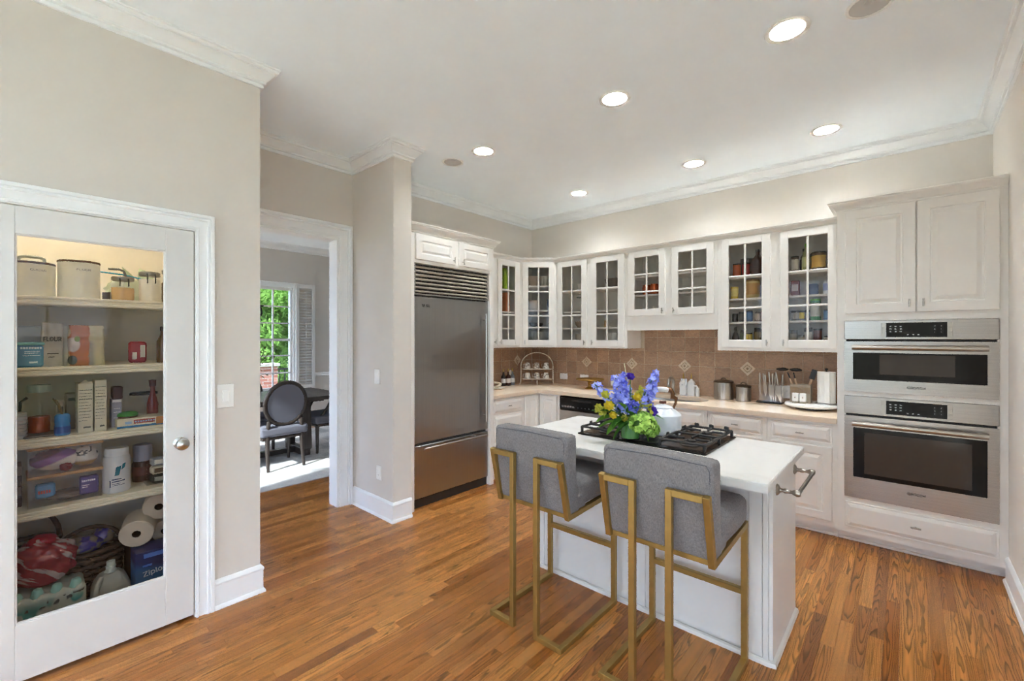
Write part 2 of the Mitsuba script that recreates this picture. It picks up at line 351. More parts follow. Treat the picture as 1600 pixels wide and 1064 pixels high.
# dining room shell
SD = -0.45
WY0, WY1, WZ0, WZ1 = 1.98, 3.095, 0.60, 2.30
struct('wall_window', cat([box(XW - 0.14, XW, SD - .12, WY0, 0, CZ), box(XW - 0.14, XW, WY1, 4.5, 0, CZ), box(XW - 0.14, XW, WY0, WY1, 0, WZ0), box(XW - 0.14, XW, WY0, WY1, WZ1, CZ)]), dine_m)
struct('wall_dining', cat([box(XW - 0.14, XF - 0.1, 4.4, 4.52, 0, CZ), box(XD - 0.141, XD - 0.14, -0.45, HY0, 0, CZ)]), dine_m)
# unseen second dining window on the left, placed to let sun onto the rug
SD = -0.45
struct('wall_dining_side_unseen', cat([box(XW, XW + 0.35, SD - .12, SD, 0, CZ), box(-4.2, XD, SD - .12, SD, 0, CZ), box(XW + .35, -4.2, SD - .12, SD, 0, 0.12), box(XW + .35, -4.2, SD - .12, SD, 2.75, CZ)]), dine_m)
for a in (XW + .35, -6.1, -4.95):
    b = a + (1.15 if a > -7 else 1.25)
    part('wall_dining_side_unseen', 'pane', quad([[a, SD - .06, .12], [min(b, -4.2), SD - .06, .12], [min(b, -4.2), SD - .06, 2.75], [a, SD - .06, 2.75]]), 'pane_glass')
part('wall_dining_side_unseen', 'window_frame', cat([box(x - .03, x + .03, SD - .09, SD - .03, .12, 2.75) for x in (XW + .38, -6.1, -4.95, -4.23)]), trim_m)
# the unseen room behind the camera: window walls placed to light the kitchen
def window_wall(name, a0, a1, wins, z0, z1, at, axis, m):
    ms = []; cur = a0
    bx = (lambda s, e, lo, hi: box(s, e, at, at + 0.12, lo, hi)) if axis == 'x' else (lambda s, e, lo, hi: box(at, at + 0.12, s, e, lo, hi))
    for s, e in wins: ms += [bx(cur, s, 0, CZ), bx(s, e, 0, z0), bx(s, e, z1, CZ)]; cur = e
    ms.append(bx(cur, a1, 0, CZ)); k = struct(name, cat(ms), m)
    for s, e in wins:
        fm = []
        for t in np.linspace(s, e, 4): fm.append(bx(t - 0.02, t + 0.02, z0, z1))
        for t in (z0, (z0 + z1) / 2, z1): fm.append(bx(s, e, t - 0.025, t + 0.025))
        part(k, 'window_frame', cat(fm), trim_m)
        q = [[s, at + .06, z0], [e, at + .06, z0], [e, at + .06, z1], [s, at + .06, z1]]
        if axis != 'x': q = [[b, a, c] for a, b, c in q]
        part(k, 'pane', quad(q), 'pane_glass')
window_wall('wall_rear_unseen', XP - 0.11, 5.2, [(-2.75, -0.80), (0.9, 2.85), (2.95, 5.0)], 0.12, 2.80, -3.7, 'x', wall_m)
window_wall('wall_side_unseen', -3.6, 1.3, [(-3.4, -1.25), (-1.15, 1.1)], 0.12, 2.80, 5.1, 'y', wall_m)
struct('wall_family', box(XR + 0.12, 5.2, 1.3, 1.42, 0, CZ), wall_m)

# crown moulding, baseboards, casings
CROWN = [(0, -0.108), (0.013, -0.108), (0.013, -0.092), (0.007, -0.090), (0.007, -0.086), (0.024, -0.084), (0.024, -0.073), (0.034, -0.064), (0.050, -0.044), (0.062, -0.031), (0.058, -0.029), (0.058, -0.025), (0.074, -0.023), (0.078, -0.010), (0.086, -0.008), (0.086, 0), (0, 0)]
cp = [(u, CZ + z) for u, z in CROWN]
struct('trim_1', sweep(cp, [(XP, -3.7), (XP, YP), (XD, YP), (XD, YS), (XS, YS), (XS, 2.165), (XF, 2.165), (XF, YB), (XR, YB), (XR, 1.3)], side=-1), crown_m, 20)
struct('trim_2', sweep(cp, [(XD - 0.141, -0.45), (XD - 0.141, 1.99), (XF - 0.1, 1.99), (XF - 0.1, 4.4), (XW, 4.4), (XW, -0.45)], side=1), crown_m, 30)
BASE = [(0, 0), (0.024, 0), (0.024, 0.008), (0.018, 0.020), (0.013, 0.022), (0.013, 0.128), (0.017, 0.132), (0.017, 0.140), (0.010, 0.150), (0.004, 0.156), (0, 0.158)]
struct('baseboard_left', sweep(BASE, [(XP, 0.712), (XP, YP), (XD, YP)], side=-1), crown_m, 30)
struct('baseboard_stub', sweep(BASE, [(XD + 0.02, YS), (XS, YS), (XS, 2.165)], side=-1), crown_m, 30)
struct('baseboard_right', sweep(BASE, [(XR, 3.965), (XR, 1.3)], side=-1), crown_m, 30)
struct('baseboard_dining', sweep(BASE, [(XF - 0.1, 4.4), (XW, 4.4), (XW, -0.45)], side=1), crown_m, 30)
struct('trim_3', sweep([(0, 0.80), (0.018, 0.802), (0.024, 0.82), (0.018, 0.84), (0.03, 0.848), (0.03, 0.858), (0, 0.862)], [(XF - 0.1, 4.4), (XW, 4.4), (XW, 3.46)], side=1), crown_m, 30)
def casing(y0, y1, z1, w, ang_x, name, left=True):
    """casing round an opening in a wall whose face looks to +x at ang_x; stepped profile"""
    prof = [(0, 0), (0, 0.014), (w * .12, 0.016), (w * .16, 0.009), (w * .58, 0.013), (w * .62, 0.020), (w * .68, 0.020), (w * .71, 0.012), (w * .77, 0.012), (w * .8, 0.024), (w * .97, 0.024), (w, 0.018), (w, 0)]
    pts = ([(y0, 0.0), (y0, z1), (y1, z1), (y1, 0.0)]); V = []
    dirs = [(-1, 0), (-1, 1), (1, 1), (1, 0)]
    for (py, pz), (dy, dz) in zip(pts, dirs): V += [[ang_x + h, py + dy * u, pz + dz * u] for u, h in prof]
    k = len(prof); f = []
    for i in range(3):
        for a in range(k - 1):
            q = [i * k + a, (i + 1) * k + a, (i + 1) * k + a + 1, i * k + a + 1]; f += [[q[0], q[1], q[2]], [q[0], q[2], q[3]]]
    for base, rev in ((0, 0), (3 * k, 1)):
        for a in range(1, k - 1): f.append([base, base + a, base + a + 1] if not rev else [base, base + a + 1, base + a])
    return struct(name, tm(V, f), crown_m)
casing(DY0, DY1 + 0.004, DZ + 0.002, 0.082, XP, 'trim_4')
casing(HY0, HY1, HZ, 0.118, XD, 'trim_5')
casing(WY0, WY1, WZ1, 0.085, XW, 'trim_6')
struct('trim_7', cat([box(XD - 0.14, XD + 0.002, HY0 - 0.001, HY0 + 0.018, 0, HZ), box(XD - 0.14, XD + 0.002, HY1 - 0.018, HY1 + 0.001, 0, HZ), box(XD - 0.14, XD + 0.002, HY0, HY1, HZ - 0.018, HZ + 0.001)]), crown_m)
struct('trim_8', cat([box(XP - 0.11, XP + 0.001, DY0 - 0.001, DY0 + 0.004, 0, DZ), box(XP - 0.11, XP + 0.001, DY1, DY1 + 0.006, 0, DZ), box(XP - 0.11, XP + 0.001, DY0, DY1, DZ - 0.004, DZ + 0.003), box(XP - 0.07, XP - 0.055, DY1 - 0.012, DY1, 0, DZ)]), crown_m)

# dining window: sashes, muntins, panes
wk = struct('window_1', cat([box(XW - 0.10, XW - 0.02, WY0, WY0 + 0.035, WZ0, WZ1), box(XW - 0.10, XW - 0.02, WY1 - 0.035, WY1, WZ0, WZ1), box(XW - 0.10, XW - 0.02, WY0, WY1, WZ0, WZ0 + 0.05), box(XW - 0.10, XW - 0.02, WY0, WY1, WZ1 - 0.04, WZ1), box(XW - 0.09, XW - 0.03, WY0, WY1, 1.415, 1.455)]), trim_m)
ys = np.linspace(WY0 + 0.035, WY1 - 0.035, 5); zs = [WZ0 + 0.05, 0.885, 1.17, 1.435, 1.71, 1.985, WZ1 - 0.04]
part(wk, 'muntins', cat([box(XW - 0.075, XW - 0.04, y - 0.010, y + 0.010, WZ0, WZ1) for y in ys[1:4]] + [box(XW - 0.075, XW - 0.04, WY0, WY1, z - 0.010, z + 0.010) for z in zs[1:-1]]), trim_m)
for i in range(4):
    for j in range(6):
        part(wk, 'pane', quad([[XW - .058, ys[i] + .01, zs[j] + .01], [XW - .058, ys[i + 1] - .01, zs[j] + .01], [XW - .058, ys[i + 1] - .01, zs[j + 1] - .01], [XW - .058, ys[i] + .01, zs[j + 1] - .01]]), 'pane_glass')
struct('window_sill', box(XW - 0.02, XW + 0.06, WY0 - 0.1, WY1 + 0.1, WZ0 - 0.035, WZ0, 0.006), trim_m)

# backsplash: single tiles over grout, with tilted accent squares let into every fourth joint
TP = 0.147; TX0 = -1.708; TZ0 = 0.885
uvid = [0]
def tile_mesh(poly_or_rect, y, m4=None):
    x0, x1, z0, z1 = poly_or_rect; g = 0.0022; e = 0.002
    return rings([(x0 + g, x1 - g, z0 + g, z1 - g, y + 0.006), (x0 + g, x1 - g, z0 + g, z1 - g, y + 0.0015), (x0 + g + e, x1 - g - e, z0 + g + e, z1 - g - e, y)], back=False)
def tiles(parent, xa, xb, ang, y, zt, flip=1, x0=TX0):
    k0 = math.floor((xa - x0) / TP); x = x0 + k0 * TP
    while x < xb - 0.004:
        a, b = max(x, xa), min(x + TP, xb)
        for r in range(5):
            z0 = TZ0 + r * TP; z1 = min(z0 + TP, zt((a + b) / 2))
            if z1 - z0 < 0.012 or b - a < 0.008: continue
            m = fr(tile_mesh((a, b, z0, z1), y), ang); uvid[0] += 1
            part(parent, 'tile', m, tile_m, uv=np.tile([[float(uvid[0]), 0.0]], (len(m.vertices), 1)))
        x += TP
part('wall_back', 'grout', box(XF, -0.38, YB - 0.0085, YB, 0.87, 1.36), grout_m)
part('wall_back', 'grout', box(-2.19, -1.29, YB - 0.0085, YB, 1.36, 1.56), grout_m)
part('wall_refrigerator', 'grout', fr(box(3.19, YB - 0.004, -XF - 0.0085, -XF, 0.87, 1.36), 90), grout_m)
tiles('wall_back', XF + 0.012, -0.38, 0, YB - 0.010, lambda x: 1.556 if -2.185 < x < -1.295 else 1.358)
tiles('wall_refrigerator', 3.19, YB - 0.012, 90, -XF - 0.010, lambda x: 1.358, x0=4.29)
def accent(parent, x, z, y, ang=0):
    h = 0.068; k = None
    for nm, s, dy, m in (('accent_tile', h, 0.006, accent_m), ('accent_ring', h * 0.60, 0.0075, accent_d), ('accent_core', h * 0.50, 0.0085, accent_m), ('accent_motif', h * 0.2, 0.0095, accent_d)):
        d = rings([(-s * .707, s * .707, -s * .707, s * .707, y + 0.002), (-s * .707, s * .707, -s * .707, s * .707, y - dy + 0.001), (-s * .707 + .001, s * .707 - .001, -s * .707 + .001, s * .707 - .001, y - dy)], back=False)
        v = np.array(d.vertices); c = math.sqrt(.5); X, Z = v[:, 0].copy(), v[:, 2].copy(); v[:, 0] = c * (X - Z) + x; v[:, 2] = c * (X + Z) + z
        mm = fr(tm(v, d.faces), ang)
        if k is None: k = part(parent, nm, mm, m, label='small tilted cream relief tile')
        else: part(k, nm, mm, m)
        if nm == 'accent_motif':
            sp = [(x + 0.0045 * t * math.cos(t), y - 0.010, z + 0.0045 * t * math.sin(t)) for t in np.linspace(0.8, 7.2, 26)]
            part(k, 'relief', fr(tube(sp, 0.0022, 5), ang), accent_m)
for x in (-2.884, -2.296, -1.708, -1.120): accent('wall_back', x, TZ0 + 2 * TP, YB - 0.010)
accent('wall_refrigerator', 4.29, TZ0 + 2 * TP, -XF - 0.010, 90)

# ================================================================ CABINETS
def pull(parent, x, z, y, ang=0, ox=0, oy=0, horiz=False, name='handle'):
    L = 0.026
    a, b = ((x - L, y - 0.024, z), (x + L, y - 0.024, z)) if horiz else ((x, y - 0.024, z - L), (x, y - 0.024, z + L))
    m = cat([bar(a, b, 0.009, 0.009, (0, 1.0, 0.0)), tube([(x, y + 0.001, z), (x, y - 0.012, z), (x, y - 0.022, z)], [0.006, 0.0045, 0.0045], 8)])
    return part(parent, name, fr(m, ang, ox, oy), nickel)
def glass_door(cab, x0, x1, z0, z1, y, st, nrow, pullx, ang=0, ox=0, oy=0, ncol=2, label=None):
    g0, g1, h0, h1 = x0 + st[0], x1 - st[1], z0 + 0.070, z1 - 0.062
    th = 0.02; F = lambda m: fr(m, ang, ox, oy)
    def member(a, b, c, d): return box(a, b, y, y + th, c, d, 0.0025)
    fm = [member(x0, g0 + .001, z0, z1), member(g1 - .001, x1, z0, z1), member(g0, g1, z0, h0), member(g0, g1, h1, z1)]
    lip = inset_rings(g0 - .001, g1 + .001, h0 - .001, h1 + .001, y, [(0, 0.004), (0.004, 0.008)])
    dk = part(cab, 'door', F(cat(fm)), cab_m, label='white glass door with muntins')
    xs = np.linspace(g0, g1, ncol + 1); zs = np.linspace(h0, h1, nrow + 1); w = 0.008
    mu = [box(x - w, x + w, y + 0.003, y + 0.017, h0, h1, 0.003) for x in xs[1:-1]] + [box(g0, g1, y + 0.0025, y + 0.0165, z - w, z + w, 0.003) for z in zs[1:-1]]
    part(dk, 'muntins', F(cat(mu)), cab_m)
    for i in range(ncol):
        for j in range(nrow):
            part(dk, 'pane', F(quad([[xs[i] + .001, y + .012, zs[j] + .001], [xs[i + 1] - .001, y + .012, zs[j] + .001], [xs[i + 1] - .001, y + .012, zs[j + 1] - .001], [xs[i] + .001, y + .012, zs[j + 1] - .001]])), 'dim_pane')
    pull(dk, pullx, z0 + 0.045, y, ang, ox, oy)
    return dk
def carcass(cab, x0, x1, z0, z1, yf, yb, opens, shelves, ang=0, ox=0, oy=0, rail=None, mids=()):
    """an open box with a face frame (openings: x0,x1,z0,z1) and shelves"""
    F = lambda m: fr(m, ang, ox, oy); t = 0.018
    ms = [box(x0, x0 + t, yf + .018, yb, z0, z1), box(x1 - t, x1, yf + .018, yb, z0, z1), box(x0 + t, x1 - t, yf + .018, yb, z0, z0 + t), box(x0 + t, x1 - t, yf + .018, yb, z1 - t, z1), box(x0 + t, x1 - t, yb - 0.008, yb, z0 + t, z1 - t)]
    for x in mids: ms.append(box(x - t / 2, x + t / 2, yf + .018, yb - 0.008, z0 + t, z1 - t))
    part(cab, 'carcass', F(cat(ms)), cab_m)
    cs = manifold3d.CrossSection([[(x0, z0), (x1, z0), (x1, z1), (x0, z1)]])
    for a, b, c, d in opens: cs = cs - manifold3d.CrossSection([[(a, c), (b, c), (b, d), (a, d)]])
    m = manf(manifold3d.Manifold.extrude(cs, 0.018)); v = np.array(m.vertices)
    m = tm(np.stack([v[:, 0], yf + 0.018 - v[:, 2], v[:, 1]], 1), m.faces)
    part(cab, 'face_frame', F(m), cab_m)
    for z in shelves: part(cab, 'shelf', F(box(x0 + t + .001, x1 - t - .001, yf + 0.03, yb - 0.009, z - 0.018, z, 0.002)), cab_m)
UF, UD = 4.27, 4.25            # face frame and door planes of the wall cabinets
UZ0, UZ1 = 1.355, 2.40
def op(a, b, z0=1.385, z1=2.350, i=0.012): return (a + i, b - i, z0 + i, z1 - i)
SH_T = (1.612, 1.822, 2.014)
# tall unit by the ovens
k = C_T = thing('upper_cabinet', 'white two-door glass wall cabinet full of jars and cans, next to the oven cabinet', 'cabinet')
carcass(k, -1.29, -0.381, UZ0, UZ1, UF, YB - 0.001, [op(-1.254, -0.862), op(-0.791, -0.405)], SH_T, mids=(-0.827,))
glass_door(k, -1.254, -0.862, 1.382, 2.355, UD, (0.061, 0.066), 3, -0.888)
glass_door(k, -0.791, -0.405, 1.382, 2.355, UD, (0.058, 0.059), 3, -0.765)
# short unit over the sink
k = C_S = thing('upper_cabinet', 'short white two-door glass wall cabinet over the sink with copper mugs and stemware inside', 'cabinet')
carcass(k, -2.189, -1.291, 1.552, UZ1, UF, YB - 0.001, [op(-2.166, -1.776, 1.692), op(-1.713, -1.319, 1.692)], (1.745, 1.915, 2.105), mids=(-1.745,))
glass_door(k, -2.166, -1.776, 1.692, 2.355, UD, (0.064, 0.065), 3, -1.802)
glass_door(k, -1.713, -1.319, 1.692, 2.355, UD, (0.064, 0.065), 3, -1.688)
part(k, 'light_rail', box(-2.189, -1.291, UF + .001, UF + .018, 1.545, 1.56), cab_m)
# unit left of the sink
k = C_B = thing('upper_cabinet', 'white two-door glass wall cabinet with pale bowls inside, next to the corner cabinet', 'cabinet')
carcass(k, -3.10, -2.191, UZ0, UZ1, UF, YB - 0.001, [op(-3.078, -2.676), op(-2.624, -2.217)], (1.585, 1.775, 2.015), mids=(-2.65,))
glass_door(k, -3.078, -2.676, 1.372, 2.355, UD, (0.065, 0.071), 3, -2.70)
glass_door(k, -2.624, -2.217, 1.372, 2.355, UD, (0.070, 0.074), 3, -2.598)
# refrigerator side (frame 90): x is world Y, y is -world X
k = C_F = thing('upper_cabinet', 'white two-door glass wall cabinet beside the refrigerator holding books and pitchers', 'cabinet')
carcass(k, 3.20, 3.975, UZ0, UZ1, 3.42, 3.749, [op(3.225, 3.535), op(3.585, 3.94)], (1.585, 1.775, 2.035), 90, mids=(3.56,))
glass_door(k, 3.225, 3.545, 1.378, 2.355, 3.40, (0.06, 0.072), 3, 3.52, 90)
glass_door(k, 3.582, 3.942, 1.378, 2.355, 3.40, (0.063, 0.074), 3, 3.605, 90)
# diagonal corner unit: front from (-3.42,3.975) to (-3.10,4.27)
k = C_D = thing('corner_wall_cabinet', 'diagonal white glass-door wall cabinet in the corner with stacked bowls', 'cabinet')
DA = math.degrees(math.atan2(4.27 - 3.975, -3.10 + 3.42)); DL = math.hypot(0.295, 0.32)
FD = (DA, -3.42, 3.975)
cs = manifold3d.CrossSection([[(0, UZ0), (DL, UZ0), (DL, UZ1), (0, UZ1)]]) - manifold3d.CrossSection([[(0.062, 1.40), (DL - 0.062, 1.40), (DL - 0.062, 2.345), (0.062, 2.345)]])
m = manf(manifold3d.Manifold.extrude(cs, 0.018)); v = np.array(m.vertices)
part(k, 'face_frame', fr(tm(np.stack([v[:, 0], 0.018 - v[:, 2], v[:, 1]], 1), m.faces), *FD), cab_m)
pent = [(-3.42, 3.975), (-3.10, 4.27), (-3.10, 4.599), (-3.749, 4.599), (-3.749, 3.975)]
inn = [(-3.433, 4.000), (-3.118, 4.288), (-3.118, 4.59), (-3.74, 4.59), (-3.74, 3.993), (-3.45, 3.993)]
def slab(poly, z0, z1): return mv(manf(manifold3d.Manifold.extrude(manifold3d.CrossSection([poly]), z1 - z0)), z=z0)
hollow = manifold3d.CrossSection([pent]) - manifold3d.CrossSection([[(-3.40, 3.96), (-3.10, 4.25), (-3.118, 4.30), (-3.118, 4.59), (-3.74, 4.59), (-3.74, 3.993), (-3.44, 3.993)]])
part(k, 'carcass', cat([mv(manf(manifold3d.Manifold.extrude(hollow, UZ1 - UZ0)), z=UZ0), slab(inn, UZ0, UZ0 + .018), slab(inn, UZ1 - .018, UZ1)]), cab_m)
for z in (1.60, 1.80, 2.09): part(k, 'shelf', slab(inn, z - 0.018, z), cab_m)
glass_door(k, 0.030, DL - 0.030, 1.372, 2.362, -0.02, (0.065, 0.065), 3, 0.055, *FD)
# refrigerator surround: tall panels and two doors above
k = thing('refrigerator_cabinet', 'white cabinet surround with two small raised-panel doors above the refrigerator', 'cabinet')
part(k, 'side_panel', fr(box(2.170, 2.236, 3.10, 3.749, 0, 2.36, .002), 90), cab_m)
part(k, 'side_panel', fr(box(3.146, 3.196, 3.10, 3.749, 0, 2.36, .002), 90), cab_m)
part(k, 'body', fr(box(2.237, 3.145, 3.105, 3.749, 2.108, 2.40), 90), cab_m)
for a, b, h in ((2.245, 2.690, 2.655), (2.728, 3.155, 2.765)):
    d = part(k, 'door', fr(inset_rings(a, b, 2.135, 2.352, 3.085, [(0, 0.02), (0, 0.003), (0.003, 0), (0.052, 0), (0.056, 0.007), (0.066, 0.007), (0.082, 0.001)]), 90), cab_m); pull(d, h, 2.172, 3.085, 90)
CCR = [(0, 0), (0.006, 0.0), (0.006, 0.012), (0.014, 0.016), (0.020, 0.030), (0.034, 0.048), (0.046, 0.056), (0.046, 0.064), (0.054, 0.068), (0.054, 0.076), (0, 0.076)]
part(k, 'crown_moulding', sweep([(u, 2.362 + z) for u, z in CCR], [(-3.102, 2.172), (-3.102, 3.197), (-3.749, 3.197)], side=-1), cab_m, 30)
WCR = [(0, 0), (0.005, 0.0), (0.005, 0.010), (0.012, 0.014), (0.018, 0.026), (0.028, 0.038), (0.034, 0.042), (0.034, 0.050), (0.040, 0.052), (0.040, 0.060), (0, 0.060)]
solo('crown_moulding', sweep([(u, 2.352 + z) for u, z in WCR], [(-3.42, 3.199), (-3.42, 3.975), (-3.10, 4.27), (-0.382, 4.27)], side=-1), cab_m, 'white crown moulding running along the tops of the glass wall cabinets', 'moulding', smooth=30)
# oven tower
k = C_O = thing('oven_cabinet', 'tall white cabinet holding the two ovens, with two plain raised-panel doors on top', 'cabinet')
part(k, 'side_panel', box(-0.376, -0.356, 3.972, YB - .002, 0.085, 2.37), cab_m)
part(k, 'side_panel', box(0.434, XR - .001, 3.972, YB - .002, 0.085, 2.37), cab_m)
cs = manifold3d.CrossSection([[(-0.376, 0.085), (XR - .001, 0.085), (XR - .001, 2.385), (-0.376, 2.385)]])
for z0, z1 in ((0.35, 1.055), (1.10, 1.585)): cs = cs - manifold3d.CrossSection([[(-0.325, z0), (0.408, z0), (0.408, z1), (-0.325, z1)]])
m = manf(manifold3d.Manifold.extrude(cs, 0.02)); v = np.array(m.vertices)
part(k, 'face_frame', tm(np.stack([v[:, 0], 3.972 - v[:, 2], v[:, 1]], 1), m.faces), cab_m)
part(k, 'body', cat([box(-0.355, 0.433, 3.975, YB - .002, 1.60, 2.37), box(-0.355, 0.433, 3.975, YB - .002, 0.085, 0.335), box(-0.355, 0.433, 3.975, 4.5, 1.066, 1.09)]), cab_m)
d = part(k, 'door', raised_door(-0.328, 0.043, 1.640, 2.368, 3.931, st=0.062), cab_m); pull(d, 0.012, 1.70, 3.931)
d = part(k, 'door', raised_door(0.049, 0.418, 1.640, 2.368, 3.931, st=0.062), cab_m); pull(d, 0.080, 1.70, 3.931)
d = part(k, 'drawer', drawer_front(-0.331, 0.417, 0.130, 0.308, 3.931), cab_m); pull(d, 0.043, 0.222, 3.937, horiz=True)
part(k, 'toe_kick', box(-0.376, XR - .002, 4.045, 4.06, 0, 0.085), cab_m)
part(k, 'shoe_moulding', box(-0.376, 0.43, 4.033, 4.045, 0, 0.02, .004), cab_m)
part(k, 'crown_moulding', sweep([(u, 2.374 + z * .85) for u, z in CCR], [(-0.377, YB - .002), (-0.377, 3.952), (XR - .003, 3.952)], side=-1), cab_m, 30)

# ---------------- base cabinets
BT = 0.845
def base_body(k, x0, x1, yf, yb, ang=0): 
    part(k, 'body', fr(box(x0, x1, yf, yb, 0.085, BT), ang), cab_m)
    part(k, 'toe_kick', fr(box(x0, x1, yf + 0.075, yf + 0.09, 0, 0.085), ang), cab_m)
    part(k, 'shoe_moulding', fr(box(x0, x1, yf + 0.063, yf + 0.075, 0, 0.02, .004), ang), cab_m)
k = thing('base_cabinet', 'white base cabinet with one drawer over a door, nearest to the ovens', 'cabinet')
base_body(k, -0.829, -0.378, 3.97, 4.594)
d = part(k, 'drawer', drawer_front(-0.802, -0.406, 0.690, 0.822, 3.948), cab_m); pull(d, -0.604, 0.752, 3.954, horiz=True)
d = part(k, 'door', raised_door(-0.802, -0.406, 0.132, 0.668, 3.949), cab_m); pull(d, -0.775, 0.61, 3.949)
k = thing('base_cabinet', 'white base cabinet with one drawer over a door, below the steel canisters', 'cabinet')
base_body(k, -1.283, -0.831, 3.97, 4.594)
d = part(k, 'drawer', drawer_front(-1.255, -0.861, 0.690, 0.826, 3.948), cab_m); pull(d, -1.058, 0.756, 3.954, horiz=True)
d = part(k, 'door', raised_door(-1.255, -0.861, 0.132, 0.668, 3.949), cab_m); pull(d, -0.888, 0.61, 3.949)
k = thing('sink_cabinet', 'white sink base cabinet with two false drawer fronts, behind the kettle', 'cabinet')
part(k, 'body', box(-2.21, -1.285, 3.97, 4.05, 0.085, BT), cab_m); part(k, 'body_side', cat([box(-2.21, -2.19, 4.05, 4.594, 0.085, BT), box(-1.305, -1.285, 4.05, 4.594, 0.085, BT)]), cab_m)
part(k, 'toe_kick', box(-2.21, -1.285, 4.045, 4.06, 0, 0.085), cab_m)
for a, b in ((-2.185, -1.775), (-1.722, -1.314)):
    part(k, 'false_front', drawer_front(a, b, 0.690, 0.826, 3.948), cab_m)
    d = part(k, 'door', raised_door(a, b, 0.132, 0.668, 3.949), cab_m); pull(d, b - .03 if a < -2 else a + .03, 0.61, 3.949)
k = thing('corner_base_cabinet', 'white corner base cabinet with two narrow doors meeting at an inner angle', 'cabinet')
part(k, 'body', cat([box(-3.749, -2.832, 3.97, 4.594, 0.085, BT), box(-3.749, -3.13, 3.69, 3.97, 0.085, BT)]), cab_m)
part(k, 'toe_kick', cat([box(-3.205, -2.832, 4.045, 4.06, 0, 0.085), box(-3.22, -3.205, 3.69, 4.05, 0, 0.085)]), cab_m)
part(k, 'door', inset_rings(-3.107, -2.872, 0.132, 0.826, 3.950, [(0, .018), (0, .003), (.003, 0), (.045, 0), (.049, .007), (.058, .007), (.074, .001)]), cab_m)
part(k, 'door', fr(inset_rings(3.715, 3.945, 0.132, 0.826, 3.110, [(0, .018), (0, .003), (.003, 0), (.045, 0), (.049, .007), (.058, .007), (.074, .001)]), 90), cab_m)
k = thing('base_cabinet', 'white base cabinet with a stack of drawers, between the refrigerator and the corner', 'cabinet')
base_body(k, 3.198, 3.688, 3.13, 3.749, 90)
for z0, z1 in ((0.692, 0.826), (0.42, 0.668), (0.132, 0.396)):
    d = part(k, 'drawer', fr(drawer_front(3.218, 3.662, z0, z1, 3.110), 90), cab_m); pull(d, 3.44, (z0 + z1) / 2, 3.116, 90, horiz=True)
# worktop with sink cutout and rolled edge
def worktop(outer, holes, z0, z1, r=0.010, n=4):
    cs = manifold3d.CrossSection([outer])
    for h in holes: cs = cs - manifold3d.CrossSection([h[::-1]]) if False else cs - h
    zs = [(z0, r * 0.6)] + [(z0 + r * .6 * (1 - math.cos(t)), r * .6 * (1 - math.sin(t))) for t in np.linspace(0.4, PI / 2, 3)] + [(z1 - r * (1 - math.cos(t)), r * (1 - math.sin(t))) for t in np.linspace(PI / 2, 0, n)]
    out = None
    for (za, ia), (zb, ib) in zip(zs[:-1], zs[1:]):
        if zb - za < 1e-6: continue
        A = manifold3d.Manifold.extrude(cs.offset(-(ia + ib) / 2, manifold3d.JoinType.Round, 2, 24), zb - za).translate((0, 0, za))
        out = A if out is None else out + A
    return manf(out)
def ellipse(cx, cy, rx, ry, n=40, p=2.6):
    q = []
    for t in np.arange(n) * 2 * PI / n:
        c, s = math.cos(t), math.sin(t); q.append((cx + rx * abs(c) ** (2 / p) * (1 if c >= 0 else -1), cy + ry * abs(s) ** (2 / p) * (1 if s >= 0 else -1)))
    return q
SK = (-1.76, 4.245, 0.385, 0.205)
inner = [(-3.085, 3.925)]
fil = [(-3.10 + 0.06 - 0.06 * math.cos(t), 3.93 - 0.06 + 0.06 * math.sin(t)) for t in np.linspace(0, PI / 2, 7)]
outl = [(-3.749, 3.197), (-3.10, 3.197)] + fil + [(-0.378, 3.93), (-0.378, 4.589), (-3.739, 4.589)]
WT = 0.885
solo('worktop', worktop(outl, [manifold3d.CrossSection([ellipse(*SK)])], 0.846, WT), sink_counter, 'beige solid-surface worktop running round the corner along both walls', 'countertop', smooth=25)
k = thing('kitchen_sink', 'oval stainless steel undermount sink let into the beige worktop', 'sink')
rimp = ellipse(*SK, n=48); V, f = [], []
lv = [(1.0, 0.8455), (0.97, 0.80), (0.93, 0.72), (0.80, 0.69), (0.1, 0.685)]
for s, z in lv: V += [[SK[0] + (x - SK[0]) * s, SK[1] + (y - SK[1]) * s, z] for x, y in rimp]
for i in range(len(lv) - 1):
    for j in range(48):
        q = (j + 1) % 48; f += [[i * 48 + j, (i + 1) * 48 + q, i * 48 + q], [i * 48 + j, (i + 1) * 48 + j, (i + 1) * 48 + q]]
V.append([SK[0], SK[1], 0.684]); f += [[4 * 48 + j, len(V) - 1, 4 * 48 + (j + 1) % 48] for j in range(48)]
part(k, 'basin', tm(V, f), steel, True)
part(k, 'divider', box(SK[0] - 0.01, SK[0] + 0.01, SK[1] - 0.185, SK[1] + 0.185, 0.70, 0.835, 0.008), steel)
part(k, 'drain', lathe([(0.0, .004), (.035, .004), (.042, 0.0)], 20, SK[0] - .19, SK[1], 0.69), chrome, 30)
k = thing('kitchen_faucet', 'chrome faucet with side spray behind the sink', 'faucet')
fx, fy = -1.79, 4.49
part(k, 'spout', tube([(fx, fy, WT), (fx, fy, WT + 0.12)] + [(fx, fy - 0.06 + 0.06 * math.cos(t), WT + 0.12 + 0.06 * math.sin(t)) for t in np.linspace(0.2, PI, 9)] + [(fx, fy - 0.12, WT + 0.09)], 0.014, 10), chrome, True)
part(k, 'base', lathe([(0, 0), (.03, 0), (.03, .006), (.02, .018), (.016, .03), (0, .03)], 20, fx, fy, WT), chrome, 30)
